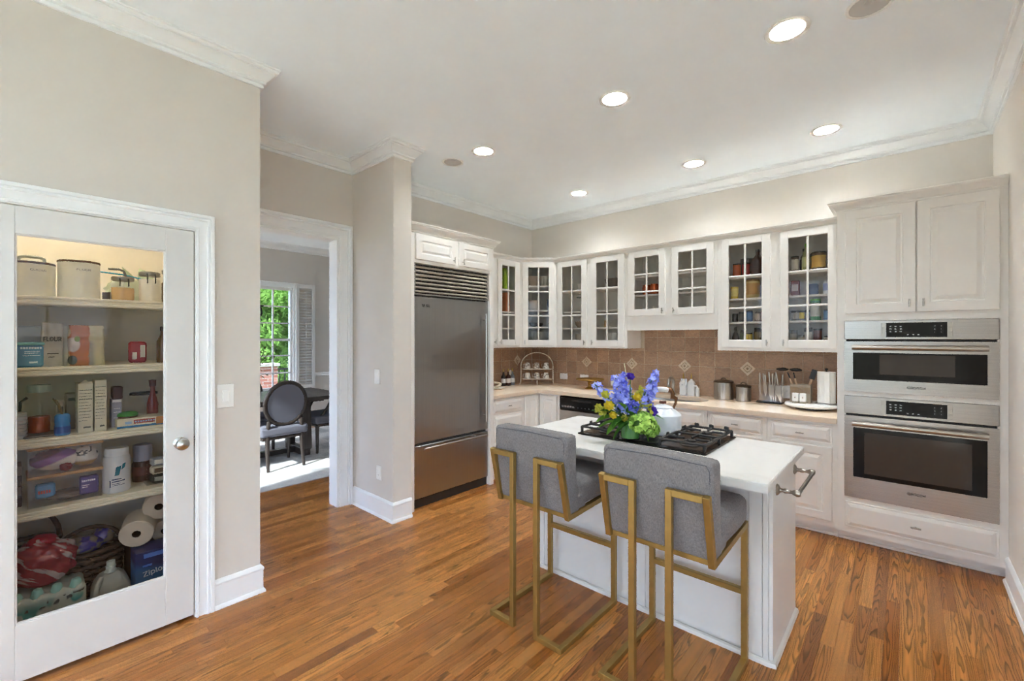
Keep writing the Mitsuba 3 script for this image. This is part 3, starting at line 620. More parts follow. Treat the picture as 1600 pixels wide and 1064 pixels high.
for dx in (0.085, 0.13):
    part(k, 'lever', cat([lathe([(.0, 0), (.022, 0), (.022, .006), (.014, .012), (.012, .06), (.015, .07), (.013, .13), (.009, .17), (0, .175)], 16, fx + dx, fy + .005, WT), bar((fx + dx, fy, WT + .10), (fx + dx + .03, fy - .05, WT + .115), .010, .010)]), chrome, 30)

# ================================================================ APPLIANCES
# refrigerator (frame 90; front at y = 3.13)
k = thing('refrigerator', 'stainless steel built-in refrigerator with louvred grille and bottom freezer drawer', 'refrigerator')
part(k, 'body', fr(box(2.240, 3.143, 3.165, 3.74, 0.02, 2.10), 90), mat('#4b4947', .5))
part(k, 'grille_frame', fr(cat([box(2.240, 2.262, 3.118, 3.164, 1.838, 2.104, .002), box(3.122, 3.143, 3.118, 3.164, 1.838, 2.104, .002), box(2.262, 3.122, 3.122, 3.164, 1.838, 1.850), box(2.262, 3.122, 3.150, 3.164, 1.85, 2.095)]), 90), mat('#8f8b86', .35, .8))
part(k, 'grille_back', fr(box(2.262, 3.122, 3.146, 3.150, 1.85, 2.10), 90), dark_m)
for i in range(7):
    z = 1.857 + i * 0.0350
    prof = [(3.147, z + 0.006), (3.128, z), (3.120, z + 0.004), (3.118, z + 0.011), (3.121, z + 0.018), (3.147, z + 0.026)]
    V = [[x, y, zz] for x in (2.262, 3.122) for y, zz in prof]; n = 6
    f = [[a, n + a, n + (a + 1) % n] for a in range(n)] + [[a, n + (a + 1) % n, (a + 1) % n] for a in range(n)]
    part(k, 'grille_slat', fr(tm(V, f), 90), grille_steel)
d = part(k, 'door', fr(box(2.250, 3.140, 3.125, 3.165, 0.560, 1.826, .004), 90), fr_steel)
part(d, 'edge_trim', fr(cat([box(2.243, 2.256, 3.118, 3.166, 0.56, 1.826, .002)]), 90), chrome)
def rail(z0, z1, x, y0): return [tube([(x, y0 - .045, z0), (x, y0 - .045, z1)], .011, 12), tube([(x, y0, z0 + .06), (x, y0 - .045, z0 + .06)], .007, 8), tube([(x, y0, z1 - .06), (x, y0 - .045, z1 - .06)], .007, 8)]
part(d, 'handle', fr(cat(rail(0.648, 1.705, 3.075, 3.125)), 90), steel, 30)
letters(d, 'SUB-ZERO', 0.020, 2.374, 3.1245, 1.738, dark_m, 90, bold=True, fit=0.085)
dd = part(k, 'freezer_drawer', fr(box(2.250, 3.140, 3.125, 3.165, 0.085, 0.538, .004), 90), fr_steel)
part(dd, 'handle', fr(cat([tube([(2.33, 3.08, .515), (3.09, 3.08, .515)], .010, 12), tube([(2.44, 3.125, .515), (2.44, 3.08, .515)], .007, 8), tube([(2.96, 3.125, .515), (2.96, 3.08, .515)], .007, 8)]), 90), steel, 30)
part(k, 'toe_grille', fr(box(2.240, 3.143, 3.150, 3.164, 0.0, 0.078), 90), mat('#3a3836', .4, .6))

# dishwasher
k = thing('dishwasher', 'stainless dishwasher with a black control panel, left of the sink', 'dishwasher')
part(k, 'door', box(-2.826, -2.216, 3.946, 3.99, 0.12, 0.690, .004), steel)
p = part(k, 'control_panel', box(-2.826, -2.216, 3.936, 3.99, 0.692, 0.838, .012), black_gloss)
part(p, 'button_strip', cat([box(-2.79 + i * .034, -2.765 + i * .034, 3.934, 3.9365, .722, .742) for i in range(5)]), mat('#7a7a7c', .5))
part(p, 'latch', box(-2.66, -2.42, 3.933, 3.9365, .79, .812, .002), mat('#1b1b1c', .3))
part(p, 'button', cat([box(-2.59 + i * .045, -2.578 + i * .045, 3.934, 3.9365, .726, .736) for i in range(7)]), mat('#55585e', .5))
part(k, 'toe_panel', box(-2.826, -2.216, 4.03, 4.045, 0, .115), dark_m)

# ovens
def oven(label, z0, z1, zc, glass, inner, disp, handle_z, logo_z, vents):
    k = thing('oven', label, 'oven')
    part(k, 'body', box(-0.322, 0.405, 3.953, 4.42, z0 + .004, z1 - .004), dark_m)
    cp_ = part(k, 'control_panel', box(-0.333, 0.416, 3.936, 3.974, zc + .006, z1, .003), steel)
    part(cp_, 'display', box(-0.105, 0.191, 3.9335, 3.937, disp[0], disp[1], .0008), black_gloss)
    hh = (disp[1] - disp[0]) / 3
    for s, n in ((-0.131, 3), (0.1935, 3)):
        for i in range(n): part(cp_, 'button', box(s, s + 0.023, 3.9335, 3.937, disp[0] + hh * i + .001, disp[0] + hh * (i + 1) - .001, .001), mat('#b5b0a8', .35, .7))
    ic = []
    for r in range(3):
        for c in range(3): ic.append(box(-0.088 + c * .026, -0.077 + c * .026, 3.9330, 3.9336, disp[1] - .026 - r * .018, disp[1] - .021 - r * .018))
        for c in range(2): ic.append(box(0.132 + c * .030, 0.136 + c * .030, 3.9330, 3.9336, disp[1] - .026 - r * .020, disp[1] - .022 - r * .020))
    for c in range(3): ic.append(box(0.0 + c * .026, 0.009 + c * .026, 3.9330, 3.9336, disp[0] + .014, disp[0] + .019))
    part(cp_, 'icons', cat(ic), mat('#cfd3d6', .5))
    dk = part(k, 'door', None_frame(-0.333, 0.416, z0, zc - .008, 3.938, glass), steel)
    part(dk, 'glass', box(glass[0] - .004, glass[1] + .004, 3.942, 3.955, glass[2] - .004, glass[3] + .004), black_gloss)
    part(dk, 'window', box(inner[0], inner[1], 3.9405, 3.943, inner[2], inner[3], .0006), mat('#3a3531', .10, spec=.3))
    part(dk, 'handle', cat([tube([(glass[0] - .002, 3.893, handle_z), (glass[1] + .002, 3.893, handle_z)], .0175, 16), box(glass[0] + .02, glass[0] + .045, 3.893, 3.94, handle_z - .012, handle_z + .012), box(glass[1] - .045, glass[1] - .02, 3.893, 3.94, handle_z - .012, handle_z + .012)]), bright_steel, 30)
    lg = letters(dk, 'BOSCH', 0.015, 0.055, 3.9378, logo_z, dark_m, bold=True)
    ring = [(0.010 + .0085 * math.cos(t), 3.9372, logo_z + .0075 + .0085 * math.sin(t)) for t in np.linspace(0, 2 * PI, 21)]
    part(dk, 'emblem', cat([tube(ring, .0012, 5, False), box(0.006, 0.008, 3.9366, 3.938, logo_z + .002, logo_z + .013), box(0.012, 0.014, 3.9366, 3.938, logo_z + .002, logo_z + .013), box(.006, .014, 3.9366, 3.938, logo_z + .0066, logo_z + .0084)]), dark_m)
    if vents: part(k, 'vent', cat([box(-0.21 + i * .066, -0.165 + i * .066, 3.948, 3.955, zc - .006, zc + .004) for i in range(8)]), dark_m)
    return k
def None_frame(x0, x1, z0, z1, y, g):
    cs = manifold3d.CrossSection([[(x0, z0), (x1, z0), (x1, z1), (x0, z1)]]) - manifold3d.CrossSection([[(g[0], g[2]), (g[1], g[2]), (g[1], g[3]), (g[0], g[3])]])
    m = manf(manifold3d.Manifold.extrude(cs, 0.036)); v = np.array(m.vertices)
    return tm(np.stack([v[:, 0], y + 0.036 - v[:, 2], v[:, 1]], 1), m.faces)
oven('upper stainless steel oven with a small window and black display', 1.092, 1.588, 1.452, (-0.284, 0.367, 1.178, 1.365), (-0.14, 0.228, 1.218, 1.354), (1.474, 1.570), 1.403, 1.130, True)
oven('lower, taller stainless steel oven above the cabinet drawer', 0.344, 1.061, 0.928, (-0.283, 0.367, 0.491, 0.839), (-0.222, 0.302, 0.520, 0.808), (0.951, 1.042), 0.872, 0.428, False)

# ================================================================ ISLAND
k = thing('kitchen_island', 'white panelled kitchen island with a pale quartz top', 'kitchen island')
IX0, IX1, IY0, IY1, IT = -1.80, -0.447, 2.258, 2.79, 0.885
part(k, 'body', box(IX0, IX1 - 0.018, IY0 + 0.002, IY1, 0.0, 0.846), trim_m)
part(k, 'end_panel', box(IX1 - 0.017, IX1, IY0 - .004, IY1 + .002, 0.0, 0.846, .002), trim_m)
part(k, 'corner_post', box(IX1 - 0.040, IX1 - 0.018, IY0 - .010, IY0 + .002, 0.0, 0.846, .002), trim_m)
for a, b in ((-1.795, -1.735), (-1.16, -1.05), (-0.545, -0.490)):
    part(k, 'batten', box(a, b, IY0 - .006, IY0 + .003, 0.02, 0.846, .002), trim_m)
part(k, 'shoe_moulding', sweep([(0, 0), (.016, 0), (.016, .006), (.011, .018), (0, .022)], [(IX0, IY1), (IX0, IY0 - .006), (IX1 - .017, IY0 - .010), (IX1, IY0 - .006), (IX1, IY1)], side=-1), trim_m, 30)
tb = part(k, 'towel_bar', fr(cat([tube([(2.325, 0.362, 0.772), (2.752, 0.362, 0.772)], .0085, 12)]), 90), nickel, True)
for y in (2.330, 2.747):
    V, f = [], []
    part(tb, 'bracket', fr(mv(cat([fr(tm(np.array(lathe([(0, 0), (.026, 0), (.026, .004), (.020, .010), (.011, .014), (.008, .024), (.012, .034), (.008, .046), (.008, .062), (.014, .070), (.016, .080), (.012, .092), (0, .096)], 18).vertices)[:, [0, 2, 1]] * [1, -1, 1.0], lathe([(0, 0), (.026, 0), (.026, .004), (.020, .010), (.011, .014), (.008, .024), (.012, .034), (.008, .046), (.008, .062), (.014, .070), (.016, .080), (.012, .092), (0, .096)], 18).faces))]), y, 0.447, 0.772), 90), nickel, 40)
top_o = [(-1.843, 1.988), (-0.412, 1.988), (-0.412, 2.822), (-1.843, 2.822)]
part(k, 'worktop', worktop(top_o, [], 0.846, IT, r=0.009), isl_counter, 25)

# cooktop
k = thing('cooktop', 'black gas cooktop with cast-iron grates set in the island', 'cooktop')
CX0, CX1, CY0, CY1, CT = -1.492, -0.740, 2.268, 2.788, 0.885
part(k, 'plate', box(CX0, CX1, CY0, CY1, CT, CT + 0.010, .004), black_gloss)
for a, b in ((CX0 + .03, -1.235), (-0.990, CX1 - .035)): part(k, 'well', box(a, b, CY0 + .035, CY1 - .035, CT + .0095, CT + .0125, .001), mat('#2a1f18', .25))
part(k, 'downdraft_vent', box(-1.215, -1.010, CY0 + .03, CY1 - .07, CT + .0095, CT + .016, .003), mat('#1d1b1a', .35))
part(k, 'vent_slots', cat([box(-1.200, -1.025, CY0 + .06 + i * .016, CY0 + .066 + i * .016, CT + .0155, CT + .0175) for i in range(22)]), dark_m)
for cx in (-1.365, -0.865):
    for cy in (2.400, 2.655):
        b = part(k, 'burner', lathe([(0, 0), (.050, 0), (.052, .006), (.036, .010), (.036, .018), (.028, .022), (0, .022)], 28, cx, cy, CT + .011), mat('#3b3734', .4, .5), 35)
        part(b, 'burner_cap', lathe([(0, 0), (.030, 0), (.032, .004), (.030, .008), (0, .009)], 28, cx, cy, CT + .032), black_satin, 35)
for cx, x0, x1 in ((-1.365, -1.478, -1.238), (-0.865, -0.987, -0.757)):
    zt = CT + .044; g = []
    y0, y1 = CY0 + .030, CY1 - .030; ym = (y0 + y1) / 2
    for a, b in (((x0, y0), (x1, y0)), ((x0, y1), (x1, y1)), ((x0, y0), (x0, y1)), ((x1, y0), (x1, y1)), ((x0, ym), (x1, ym))): g.append(bar((*a, zt), (*b, zt), .013, .012, c=.003))
    for cy in (2.400, 2.655):
        for dx, dy in ((1, 0), (-1, 0), (0, 1), (0, -1)):
            e = ((x1 if dx > 0 else x0) if dx else cx, ({1: (y1 if cy > ym else ym), -1: (ym if cy > ym else y0)}[dy]) if dy else cy)
            g.append(bar((e[0], e[1], zt), (cx + dx * .030, cy + dy * .030, zt + .001), .011, .013, c=.003))
            tip = (e[0], e[1])
        for sx in (x0, x1): g.append(bar((sx, cy, zt), (sx, cy, zt + .020), .010, .026, (0, 1, 0), .004))
    for sx in (x0, x1):
        for sy in (y0, ym, y1): g.append(bar((sx, sy, CT + .010), (sx, sy, zt + .004), .014, .014, (0, 1, 0), .002))
    for sx in np.linspace(x0 + .03, x1 - .03, 3): g.append(cat([bar((sx, y1 + .002, zt), (sx + .002, y1 + .004, zt + .022), .026, .008, (0, 1, 0), .003)]))
    part(k, 'grate', cat(g), iron_m)
for i in range(4):
    part(k, 'knob', lathe([(0, 0), (.020, 0), (.020, .004), (.016, .008), (.015, .024), (.012, .028), (0, .028)], 18, -1.195 + i * .056, CY1 - .038, CT + .0095), black_satin, 35)

# kettle
k = thing('kettle', 'white enamel kettle with a brown handle fitting on the cooktop', 'kettle')
kx, ky, kz = -1.085, 2.565, CT + .0172
en = mat('#e9edf2', 0.12, coat=0.6)
part(k, 'body', lathe([(0, 0), (.095, 0), (.102, .006), (.104, .02), (.1035, .106), (.1045, .112), (.0995, .120), (.052, .154)], 40, kx, ky, kz), en, 24)
ld = part(k, 'lid', lathe([(.056, .150), (.058, .155), (.054, .159), (.030, .168), (.012, .172), (0, .172)], 32, kx, ky, kz), en, 40)
brown = mat('#5b2c1a', 0.3)
part(ld, 'knob', mv(tube([(-.020 * RT[0], -.020 * RT[1], 0), (-.018 * RT[0], -.018 * RT[1], 0), (.018 * RT[0], .018 * RT[1], 0), (.020 * RT[0], .020 * RT[1], 0)], [.004, .0095, .0095, .004], 12), kx, ky, kz + .184), brown, 40)
part(ld, 'stem', tube([(kx, ky, kz + .170), (kx, ky, kz + .182)], .004, 8), chrome)
part(k, 'spout', tube([(kx - .09 * .75, ky - .03, kz + .05), (kx - .14 * .8, ky - .05, kz + .09), (kx - .17 * .8, ky - .06, kz + .13)], [.024, .017, .012], 12), en, True)
hd = np.array([RT[0] * .96, RT[1] * .96, 0])
C0 = np.array([kx, ky, kz])
def hp(s, z): return tuple(C0 + hd * s + np.array([0, 0, z]))
brz = mat('#6b4426', 0.35, .5)
hh = part(k, 'handle', tube([hp(-.035, .262), hp(.0, .260), hp(.032, .256)], [.014, .0155, .014], 12), mat('#e8e4dc', .3), True, label='white grip held by brown metal straps')
part(hh, 'strap', tube([hp(.028, .257), hp(.052, .256), hp(.062, .235), hp(.060, .212), hp(.082, .205), hp(.080, .180), hp(.068, .155), hp(.062, .138), hp(.070, .124), hp(.084, .121), hp(.086, .130)], [.012, .013, .012, .015, .012, .008, .007, .007, .007, .007, .005], 8), brz, True)
part(hh, 'strap', tube([hp(-.034, .262), hp(-.06, .255), hp(-.085, .225), hp(-.095, .17), hp(-.092, .125)], [.012, .011, .009, .008, .007], 8), brz, True)

# ================================================================ BAR STOOLS
def stool(x0, label):
    k = thing('bar_stool', label, 'bar stool', 'grey upholstered bar stools at the island')
    w = 0.462; yr, yf = 1.688, 2.195; t = 0.026; h = t / 2
    xl, xr = x0 + h, x0 + w - h; il, ir = xl + 0.141, xr - 0.141
    for s, (xo, xi) in enumerate(((xl, il), (xr, ir))):
        B = lambda a, b, up=(0, 0, 1.0): bar(a, b, t, t, up, .002)
        e = h
        m = [B((xo, yr - h, h), (xo, yf + h, h)), B((xi, yr, 0), (xi, yr, .885), (0, 1, 0)), bar((min(xo, xi) + h, yr, h), (max(xo, xi) - h, yr, h), t, t, c=.002), bar((min(xo, xi) + h, yr, .885 - h), (max(xo, xi) - h, yr, .885 - h), t, t, c=.002),
             B((xo, yr, .885), (xo, yr + .065, .600), (1, 0, 0)), B((xo, yr + .052, .611), (xo, yf + h, .628), (1, 0, 0)), B((xo, yf, 0), (xo, yf, .632), (0, 1, 0))]
        part(k, 'side_frame', cat(m), gold_m)
    part(k, 'foot_rail', bar((xl + h, yf, .322), (xr - h, yf, .322), t, t, c=.002), gold_m)
    part(k, 'seat_rail', bar((xl + h, yr + .075, .612), (xr - h, yr + .075, .612), t * .8, t * .8, c=.002), gold_m)
    part(k, 'seat_rail', bar((xl + h, yf, .625), (xr - h, yf, .625), t * .7, t * .7, c=.002), gold_m)
    # seat cushion
    sx0, sx1 = x0 + .004, x0 + w - .004
    m = soft_box(sx0, sx1, 1.845, 2.215, 0.632, 0.760, 0.035, 0.012); v = np.array(m.vertices)
    part(k, 'seat', tm(v, m.faces), fabric_m, True)
    part(k, 'seat_base', soft_box(sx0, sx1, 1.77, 1.90, 0.628, 0.70, .012), fabric_m, True)
    m = soft_box(sx0 - .004, sx1 + .004, 0, 0.098, 0.615, 1.002, 0.020, 0.006); v = np.array(m.vertices)
    zz = (v[:, 2] - .615) / (1.002 - .615)
    v[:, 1] += 1.752 - 0.038 * np.clip(zz * 1.9, 0, 1) + 0.0 * zz
    v[:, 0] = x0 + w / 2 + (v[:, 0] - x0 - w / 2) * (0.985 + 0.02 * zz)
    bk = part(k, 'backrest', tm(v, m.faces), fabric_m, True)
    s = x0 + w / 2
    pts = [(x0 + .016, 1.7165, .995), (s, 1.7150, .997), (x0 + w - .016, 1.7165, .995)]
    part(bk, 'seam', tube([(x0 + .012, 1.727, .70)] + [(x0 + .012, 1.7155, .97), (x0 + .025, 1.716, .990)] + pts[1:2] + [(x0 + w - .025, 1.716, .990), (x0 + w - .012, 1.7155, .97), (x0 + w - .012, 1.727, .70)], .0022, 6), mat('#55555b', .9))
stool(-1.655, 'grey upholstered bar stool with gold frame, left one, nearer the refrigerator')
stool(-0.997, 'grey upholstered bar stool with gold frame, right one, nearer the towel bar')

# ================================================================ CEILING FIXTURES, SWITCHES
spots = ('nearest the right corner of the ceiling, largest in view', 'above the middle of the island', 'beside the ceiling speaker near the stub wall', 'above the oven cabinet side, along the back wall', 'in front of the sink wall cabinets', 'farthest away, toward the inner corner')
for (x, y), w in zip(CAN, spots):
    k = thing('recessed_light', 'round white recessed ceiling light, ' + w, 'ceiling light', 'recessed ceiling lights')
    part(k, 'trim_ring', lathe([(.082, .002), (.100, .000), (.101, -.004), (.096, -.007), (.080, -.004), (.078, .004), (.082, .002)], 40, x, y, CZ), white_pl, 40)
    part(k, 'can', lathe([(.078, -.003), (.0745, .06), (.0745, .105), (.001, .106)], 40, x, y, CZ), mat('#e7d9c2', .5))
    bulb = lathe([(.001, .068), (.040, .062), (.058, .066), (.060, .072), (.040, .098), (.001, .1)], 32, x, y, CZ)
    part(k, 'lamp', bulb, mat('#ffffff', .5), 40, emitter={'type': 'area', 'sampling_weight': 1.8, 'radiance': {'type': 'rgb', 'value': list(LAMP)}})
for x, y in CAN2:
    part('ceiling', 'added_light_can', lathe([(.078, -.003), (.0745, .06), (.0745, .105), (.001, .106)], 32, x, y, CZ), mat('#e7d9c2', .5), 40)
    part('ceiling', 'added_fill_lamp', lathe([(.001, .068), (.040, .062), (.058, .066), (.060, .072), (.040, .098), (.001, .1)], 24, x, y, CZ), mat('#ffffff', .5), 40, emitter={'type': 'area', 'radiance': {'type': 'rgb', 'value': list(LAMP)}})  # added lamps, out of view, brightening the kitchen from behind the camera
for (x, y), w in zip(SPK, ('near the stub wall', 'cut off by the top edge of the photo')):
    k = thing('ceiling_speaker', 'round grey ceiling speaker ' + w, 'speaker')
    part(k, 'rim', lathe([(.080, .0), (.092, .0), (.092, -.004), (.086, -.006), (.078, -.004), (.078, 0.001)], 40, x, y, CZ), white_pl, 40)
    part(k, 'cone', lathe([(.078, -.003), (.070, .004), (.035, .016), (.022, .016), (.018, .010), (.001, .008)], 40, x, y, CZ), mat('#c4c1bd', .7), 40)
def plate(k, x, z, y, w, h, ang, rocker=True, outlet=False, horiz=False):
    part(k, 'plate', fr(box(x - w / 2, x + w / 2, y - .006, y, z - h / 2, z + h / 2, .003), ang), white_pl)
    if outlet:
        for s in (-1, 1):
            cx, cz = (x + s * .020, z) if horiz else (x, z + s * .020)
            o = part(k, 'socket', fr(box(cx - .014, cx + .014, y - .008, y - .005, cz - .014, cz + .014, .004), ang), mat('#f1efeb', .35))
            part(o, 'slots', fr(cat([box(cx - .006, cx - .004, y - .0086, y - .0078, cz - .001, cz + .007), box(cx + .004, cx + .006, y - .0086, y - .0078, cz - .001, cz + .007)]), ang), dark_m)
    else:
        part(k, 'rocker', fr(rings([(x - .017, x + .017, z - .034, z + .034, y - .005), (x - .017, x + .017, z - .034, z + .034, y - .008), (x - .0155, x + .0155, z - .032, z + .032, y - .0095)]), ang), mat('#f3f1ee', .3))
k = thing('light_switch', 'white rocker light switch on the wall beside the pantry door', 'switch'); plate(k, 0.765, 1.150, -XP, .082, .128, 90)
k = thing('light_switch', 'white rocker light switch on the stub wall left of the refrigerator', 'switch'); plate(k, -3.277, 1.147, YS, .078, .122, 0)
k = thing('power_outlet', 'white wall outlet low on the stub wall above the baseboard', 'outlet'); plate(k, -3.250, 0.356, YS, .072, .116, 0, outlet=True)
k = thing('power_outlet', 'white horizontal outlet in the backsplash right of the cup rack', 'outlet'); plate(k, -3.222, 0.985, YB - .010, .116, .072, 0, outlet=True, horiz=True)
k = thing('power_outlet', 'white horizontal outlet in the backsplash below the gold cake stand', 'outlet'); plate(k, -2.92, 0.985, YB - .010, .116, .072, 0, outlet=True, horiz=True)
k = thing('light_switch', 'wide white switch plate in the backsplash behind the blue flowers', 'switch'); plate(k, -2.50, 0.975, YB - .010, .118, .118, 0)
k = thing('power_outlet', 'white outlet in the backsplash between the knife stand and the utensil crock', 'outlet'); plate(k, -0.822, 0.985, YB - .010, .116, .116, 0, outlet=True, horiz=True)
k = thing('power_outlet', 'white outlet in the backsplash behind the three oil bottles', 'outlet'); plate(k, 4.16, 1.000, -XF - .010, .072, .116, 90, outlet=True)

# ================================================================ PANTRY DOOR
k = 'door_1'; COUNT['door_1'] = 0
PY = -XP - .010      # frame 90: x is world Y, front at y = 2.785
y0, y1 = DY0 + .004, DY1 - .006
d0, d1, dz0, dz1 = y0, y1, 0.020, DZ - .010
gx0, gx1, gz0, gz1 = -0.004, 0.500, 0.262, 1.907
scene[k] = mikit.ply(fr(cat([box(d0, gx0, PY, PY + .036, dz0, dz1, .002), box(gx1, d1, PY, PY + .036, dz0, dz1, .002), box(gx0, gx1, PY, PY + .036, dz0, gz0, .002), box(gx0, gx1, PY, PY + .036, gz1, dz1, .002)]), 90), trim_m)
labels[k] = {'kind': 'structure'}
bead = [(gx0 + .0, PY + .001), (gx0 + .006, PY + .004), (gx0 + .006, PY + .012), (gx0, PY + .016)]
bd = []
for a, b, c, d in ((gx0 - .001, gx0 + .006, gz0, gz1), (gx1 - .006, gx1 + .001, gz0, gz1), (gx0, gx1, gz0 - .001, gz0 + .006), (gx0, gx1, gz1 - .006, gz1 + .001)): bd.append(box(a, b, PY + .004, PY + .020, c, d, .002))
part(k, 'glazing_bead', fr(cat(bd), 90), trim_m)
part(k, 'pane', fr(quad([[gx0 + .003, PY + .022, gz0 + .003], [gx1 - .003, PY + .022, gz0 + .003], [gx1 - .003, PY + .022, gz1 - .003], [gx0 + .003, PY + .022, gz1 - .003]]), 90), 'dim_pane')
kn = lathe([(0, 0), (.030, 0), (.030, .005), (.012, .010), (.010, .024), (.016, .032), (.027, .040), (.030, .050), (.026, .060), (.014, .066), (0, .067)], 28)
v = np.array(kn.vertices); kn = tm(np.stack([v[:, 0] + .560, PY - v[:, 2], v[:, 1] + .930], 1), kn.faces)
part(k, 'door_knob', fr(kn, 90), chrome, 40)
part(k, 'latch', fr(box(d1 - .002, d1 + .003, PY + .004, PY + .03, .90, .955), 90), dark_m)

# ================================================================ PANTRY
shelf_m = painted('shelf_paint', lin('#e6dfcb'), 0.5)
PXF, PXB = -3.085, XD + 0.03
SHZ = [1.668, 1.328, 0.988, 0.650]
NOSE = [(0, -.042), (.012, -.042), (.018, -.036), (.018, -.026), (.010, -.022), (.010, -.016), (.020, -.010), (.020, -.002), (.018, 0), (0, 0)]
for z, w in zip(SHZ, ('top', 'second', 'third', 'lowest')):
    k = thing('pantry_shelf', 'white pantry shelf with moulded front edge, %s of the four' % w, 'shelf')
    part(k, 'board', box(PXB, PXF, -0.499, YP - .121, z - .022, z), shelf_m)
    part(k, 'edge_moulding', sweep([(u, z + q) for u, q in NOSE], [(PXF, YP - .121), (PXF, -0.499)], side=1), shelf_m, 25)
k = thing('unseen_pantry_bulb', 'unseen bulb lighting the pantry above the top shelf', 'light bulb')  # out of view, placed to light the top of the pantry
part(k, 'socket', lathe([(0, 0), (.05, 0), (.05, -.02), (.02, -.035), (.02, -.05), (0, -.05)], 20, -3.12, 0.1, 2.40), white_pl, 40)
part(k, 'bulb', lathe([(.001, -.15), (.024, -.14), (.032, -.115), (.026, -.085), (.014, -.06), (.001, -.055)], 20, -3.12, 0.1, 2.40), mat('#ffffff', .5), 40, emitter={'type': 'area', 'radiance': {'type': 'rgb', 'value': [9.0, 8.6, 7.4]}})

def printed(name, fn, rough=0.45): return pmat(name, fn, rough)
# ---- top shelf: crocks and jars
stone = pmat('stoneware', lambda p, n, uv: mix((0.78, 0.76, 0.63), (0.68, 0.66, 0.53), fbm(p.x * 9, p.y * 9, p.z * 9)), 0.25, spec=.5)
rimb = mat('#4a3222', .4)
def crock(y, x, r, h, word, label, lid):
    z = SHZ[0]; k = thing('stoneware_crock', label, 'crock')
    part(k, 'body', lathe([(0, 0), (r * .97, 0), (r, .006), (r, h - .004), (r * .97, h)], 44, x, y, z), stone, 40)
    part(k, 'rim', lathe([(r * .90, h - .003), (r * 1.012, h - .003), (r * 1.02, h + .003), (r * .99, h + .007), (r * .90, h + .007)], 44, x, y, z), rimb, 40)
    part(k, 'lid', lathe([(0, h + .004), (r * .92, h + .004), (r * .9, h + .010), (.02, h + .015), (0, h + .015)], 40, x, y, z), stone, 40)
    if lid: part(k, 'handle', tube([(x + .02, y - .04, z + h + .008), (x + .02, y - .036, z + h + .028), (x + .02, y - .02, z + h + .034), (x + .02, y + .03, z + h + .034), (x + .02, y + .045, z + h + .028), (x + .02, y + .048, z + h + .008)], .007, 8), mat('#8a8d84', .35, .4), True)
    t = meshkit.text_mesh(word, 0.0095, 0.0006, False); v = np.array(t.vertices); v[:, 0] -= v[:, 0].mean(); v[:, 0] *= 1.3
    th = v[:, 0] / r + math.atan2(0 - y, 0 - x) + 0.30
    part(k, 'lettering', tm(np.stack([x + (r + .0003 + v[:, 2]) * np.cos(th), y + (r + .0003 + v[:, 2]) * np.sin(th), z + h * .76 + v[:, 1]], 1), t.faces), mat('#6c6a5c', .6))
crock(0.045, -3.175, 0.086, 0.158, 'SUGAR', 'cream stoneware crock lettered SUGAR on the top pantry shelf', True)
crock(0.216, -3.19, 0.080, 0.186, 'FLOUR', 'taller cream stoneware crock lettered FLOUR on the top pantry shelf', False)
def jar(y, x, z, r, h, fillc, fh, label, name='clamp_jar', lidc='#8d8a83', metal=True, band=True, cat_='jar', group=None):
    k = thing(name, label, cat_, group)
    part(k, 'glass', lathe([(0, 0), (r, 0), (r, h * .88), (r * .86, h * .95), (r * .86, h)], 28, x, y, z), 'thin_glass', 40)
    part(k, 'contents', lathe([(0, .004), (r * .93, .004), (r * .93, fh * .97), (0, fh)], 28, x, y, z), mat(fillc, .8), 40)
    l = part(k, 'lid', lathe([(0, h + .002), (r * .90, h + .002), (r * .95, h + .006), (r * .95, h + .020), (r * .86, h + .025), (0, h + .026)], 28, x, y, z), mat(lidc, .35, .8 if metal else 0), 40)
    if band: part(k, 'clamp', cat([tube([(x + r * 1.02, y + s * r * .35, z + h * .72), (x + r * 1.08, y + s * r * .35, z + h * .9), (x + r * .9, y + s * r * .35, z + h + .012)], .003, 6) for s in (-1, 1)]), mat('#3c3a36', .4, .6), True)
    return k
jar(0.383, -3.16, SHZ[0], .050, .105, '#c9a878', .072, 'short clamp jar of tan grain on the top pantry shelf')
jar(0.497, -3.165, SHZ[0], .050, .142, '#e5e0d2', .13, 'tall clamp jar of white flour on the top pantry shelf')
jar(0.588, -3.185, SHZ[0], .036, .165, '#8d7a5c', .12, 'clamp jar half hidden at the right edge of the top pantry shelf')
k = thing('glass_pitcher', 'clear glass with a dark metal handle behind the short clamp jar on the top shelf', 'pitcher')
part(k, 'glass', lathe([(0, 0), (.045, 0), (.048, .12), (.050, .165)], 28, -3.285, 0.355, SHZ[0]), 'thin_glass', 40)
part(k, 'handle', tube([(-3.255, .335, SHZ[0] + .178), (-3.24, .375, SHZ[0] + .178), (-3.235, .396, SHZ[0] + .170), (-3.233, .402, SHZ[0] + .15), (-3.233, .402, SHZ[0] + .11)], .006, 8), mat('#575a56', .4, .5), True)
part(k, 'beans', lathe([(0, .003), (.042, .003), (.043, .05), (0, .055)], 20, -3.285, 0.355, SHZ[0]), mat('#4a3b35', .8))
k = thing('storage_bag', 'clear zip bag with a blue seal lying over the jars on the top pantry shelf', 'bag')
V = np.array([[-3.36, .33, 1.67], [-3.36, .52, 1.67], [-3.36, .33, 1.815], [-3.36, .52, 1.77]])
bag = blob(-3.36, .43, 1.735, .03, .10, .075, .25, 5, 3, 3.0)
part(k, 'film', bag, mat('#cfd8c4', .25), True)
part(k, 'seal', tube([(-3.30, .30, SHZ[0] + .163), (-3.30, .40, SHZ[0] + .157), (-3.29, .49, SHZ[0] + .137)], .0045, 6), mat('#2f8fb0', .35), True)
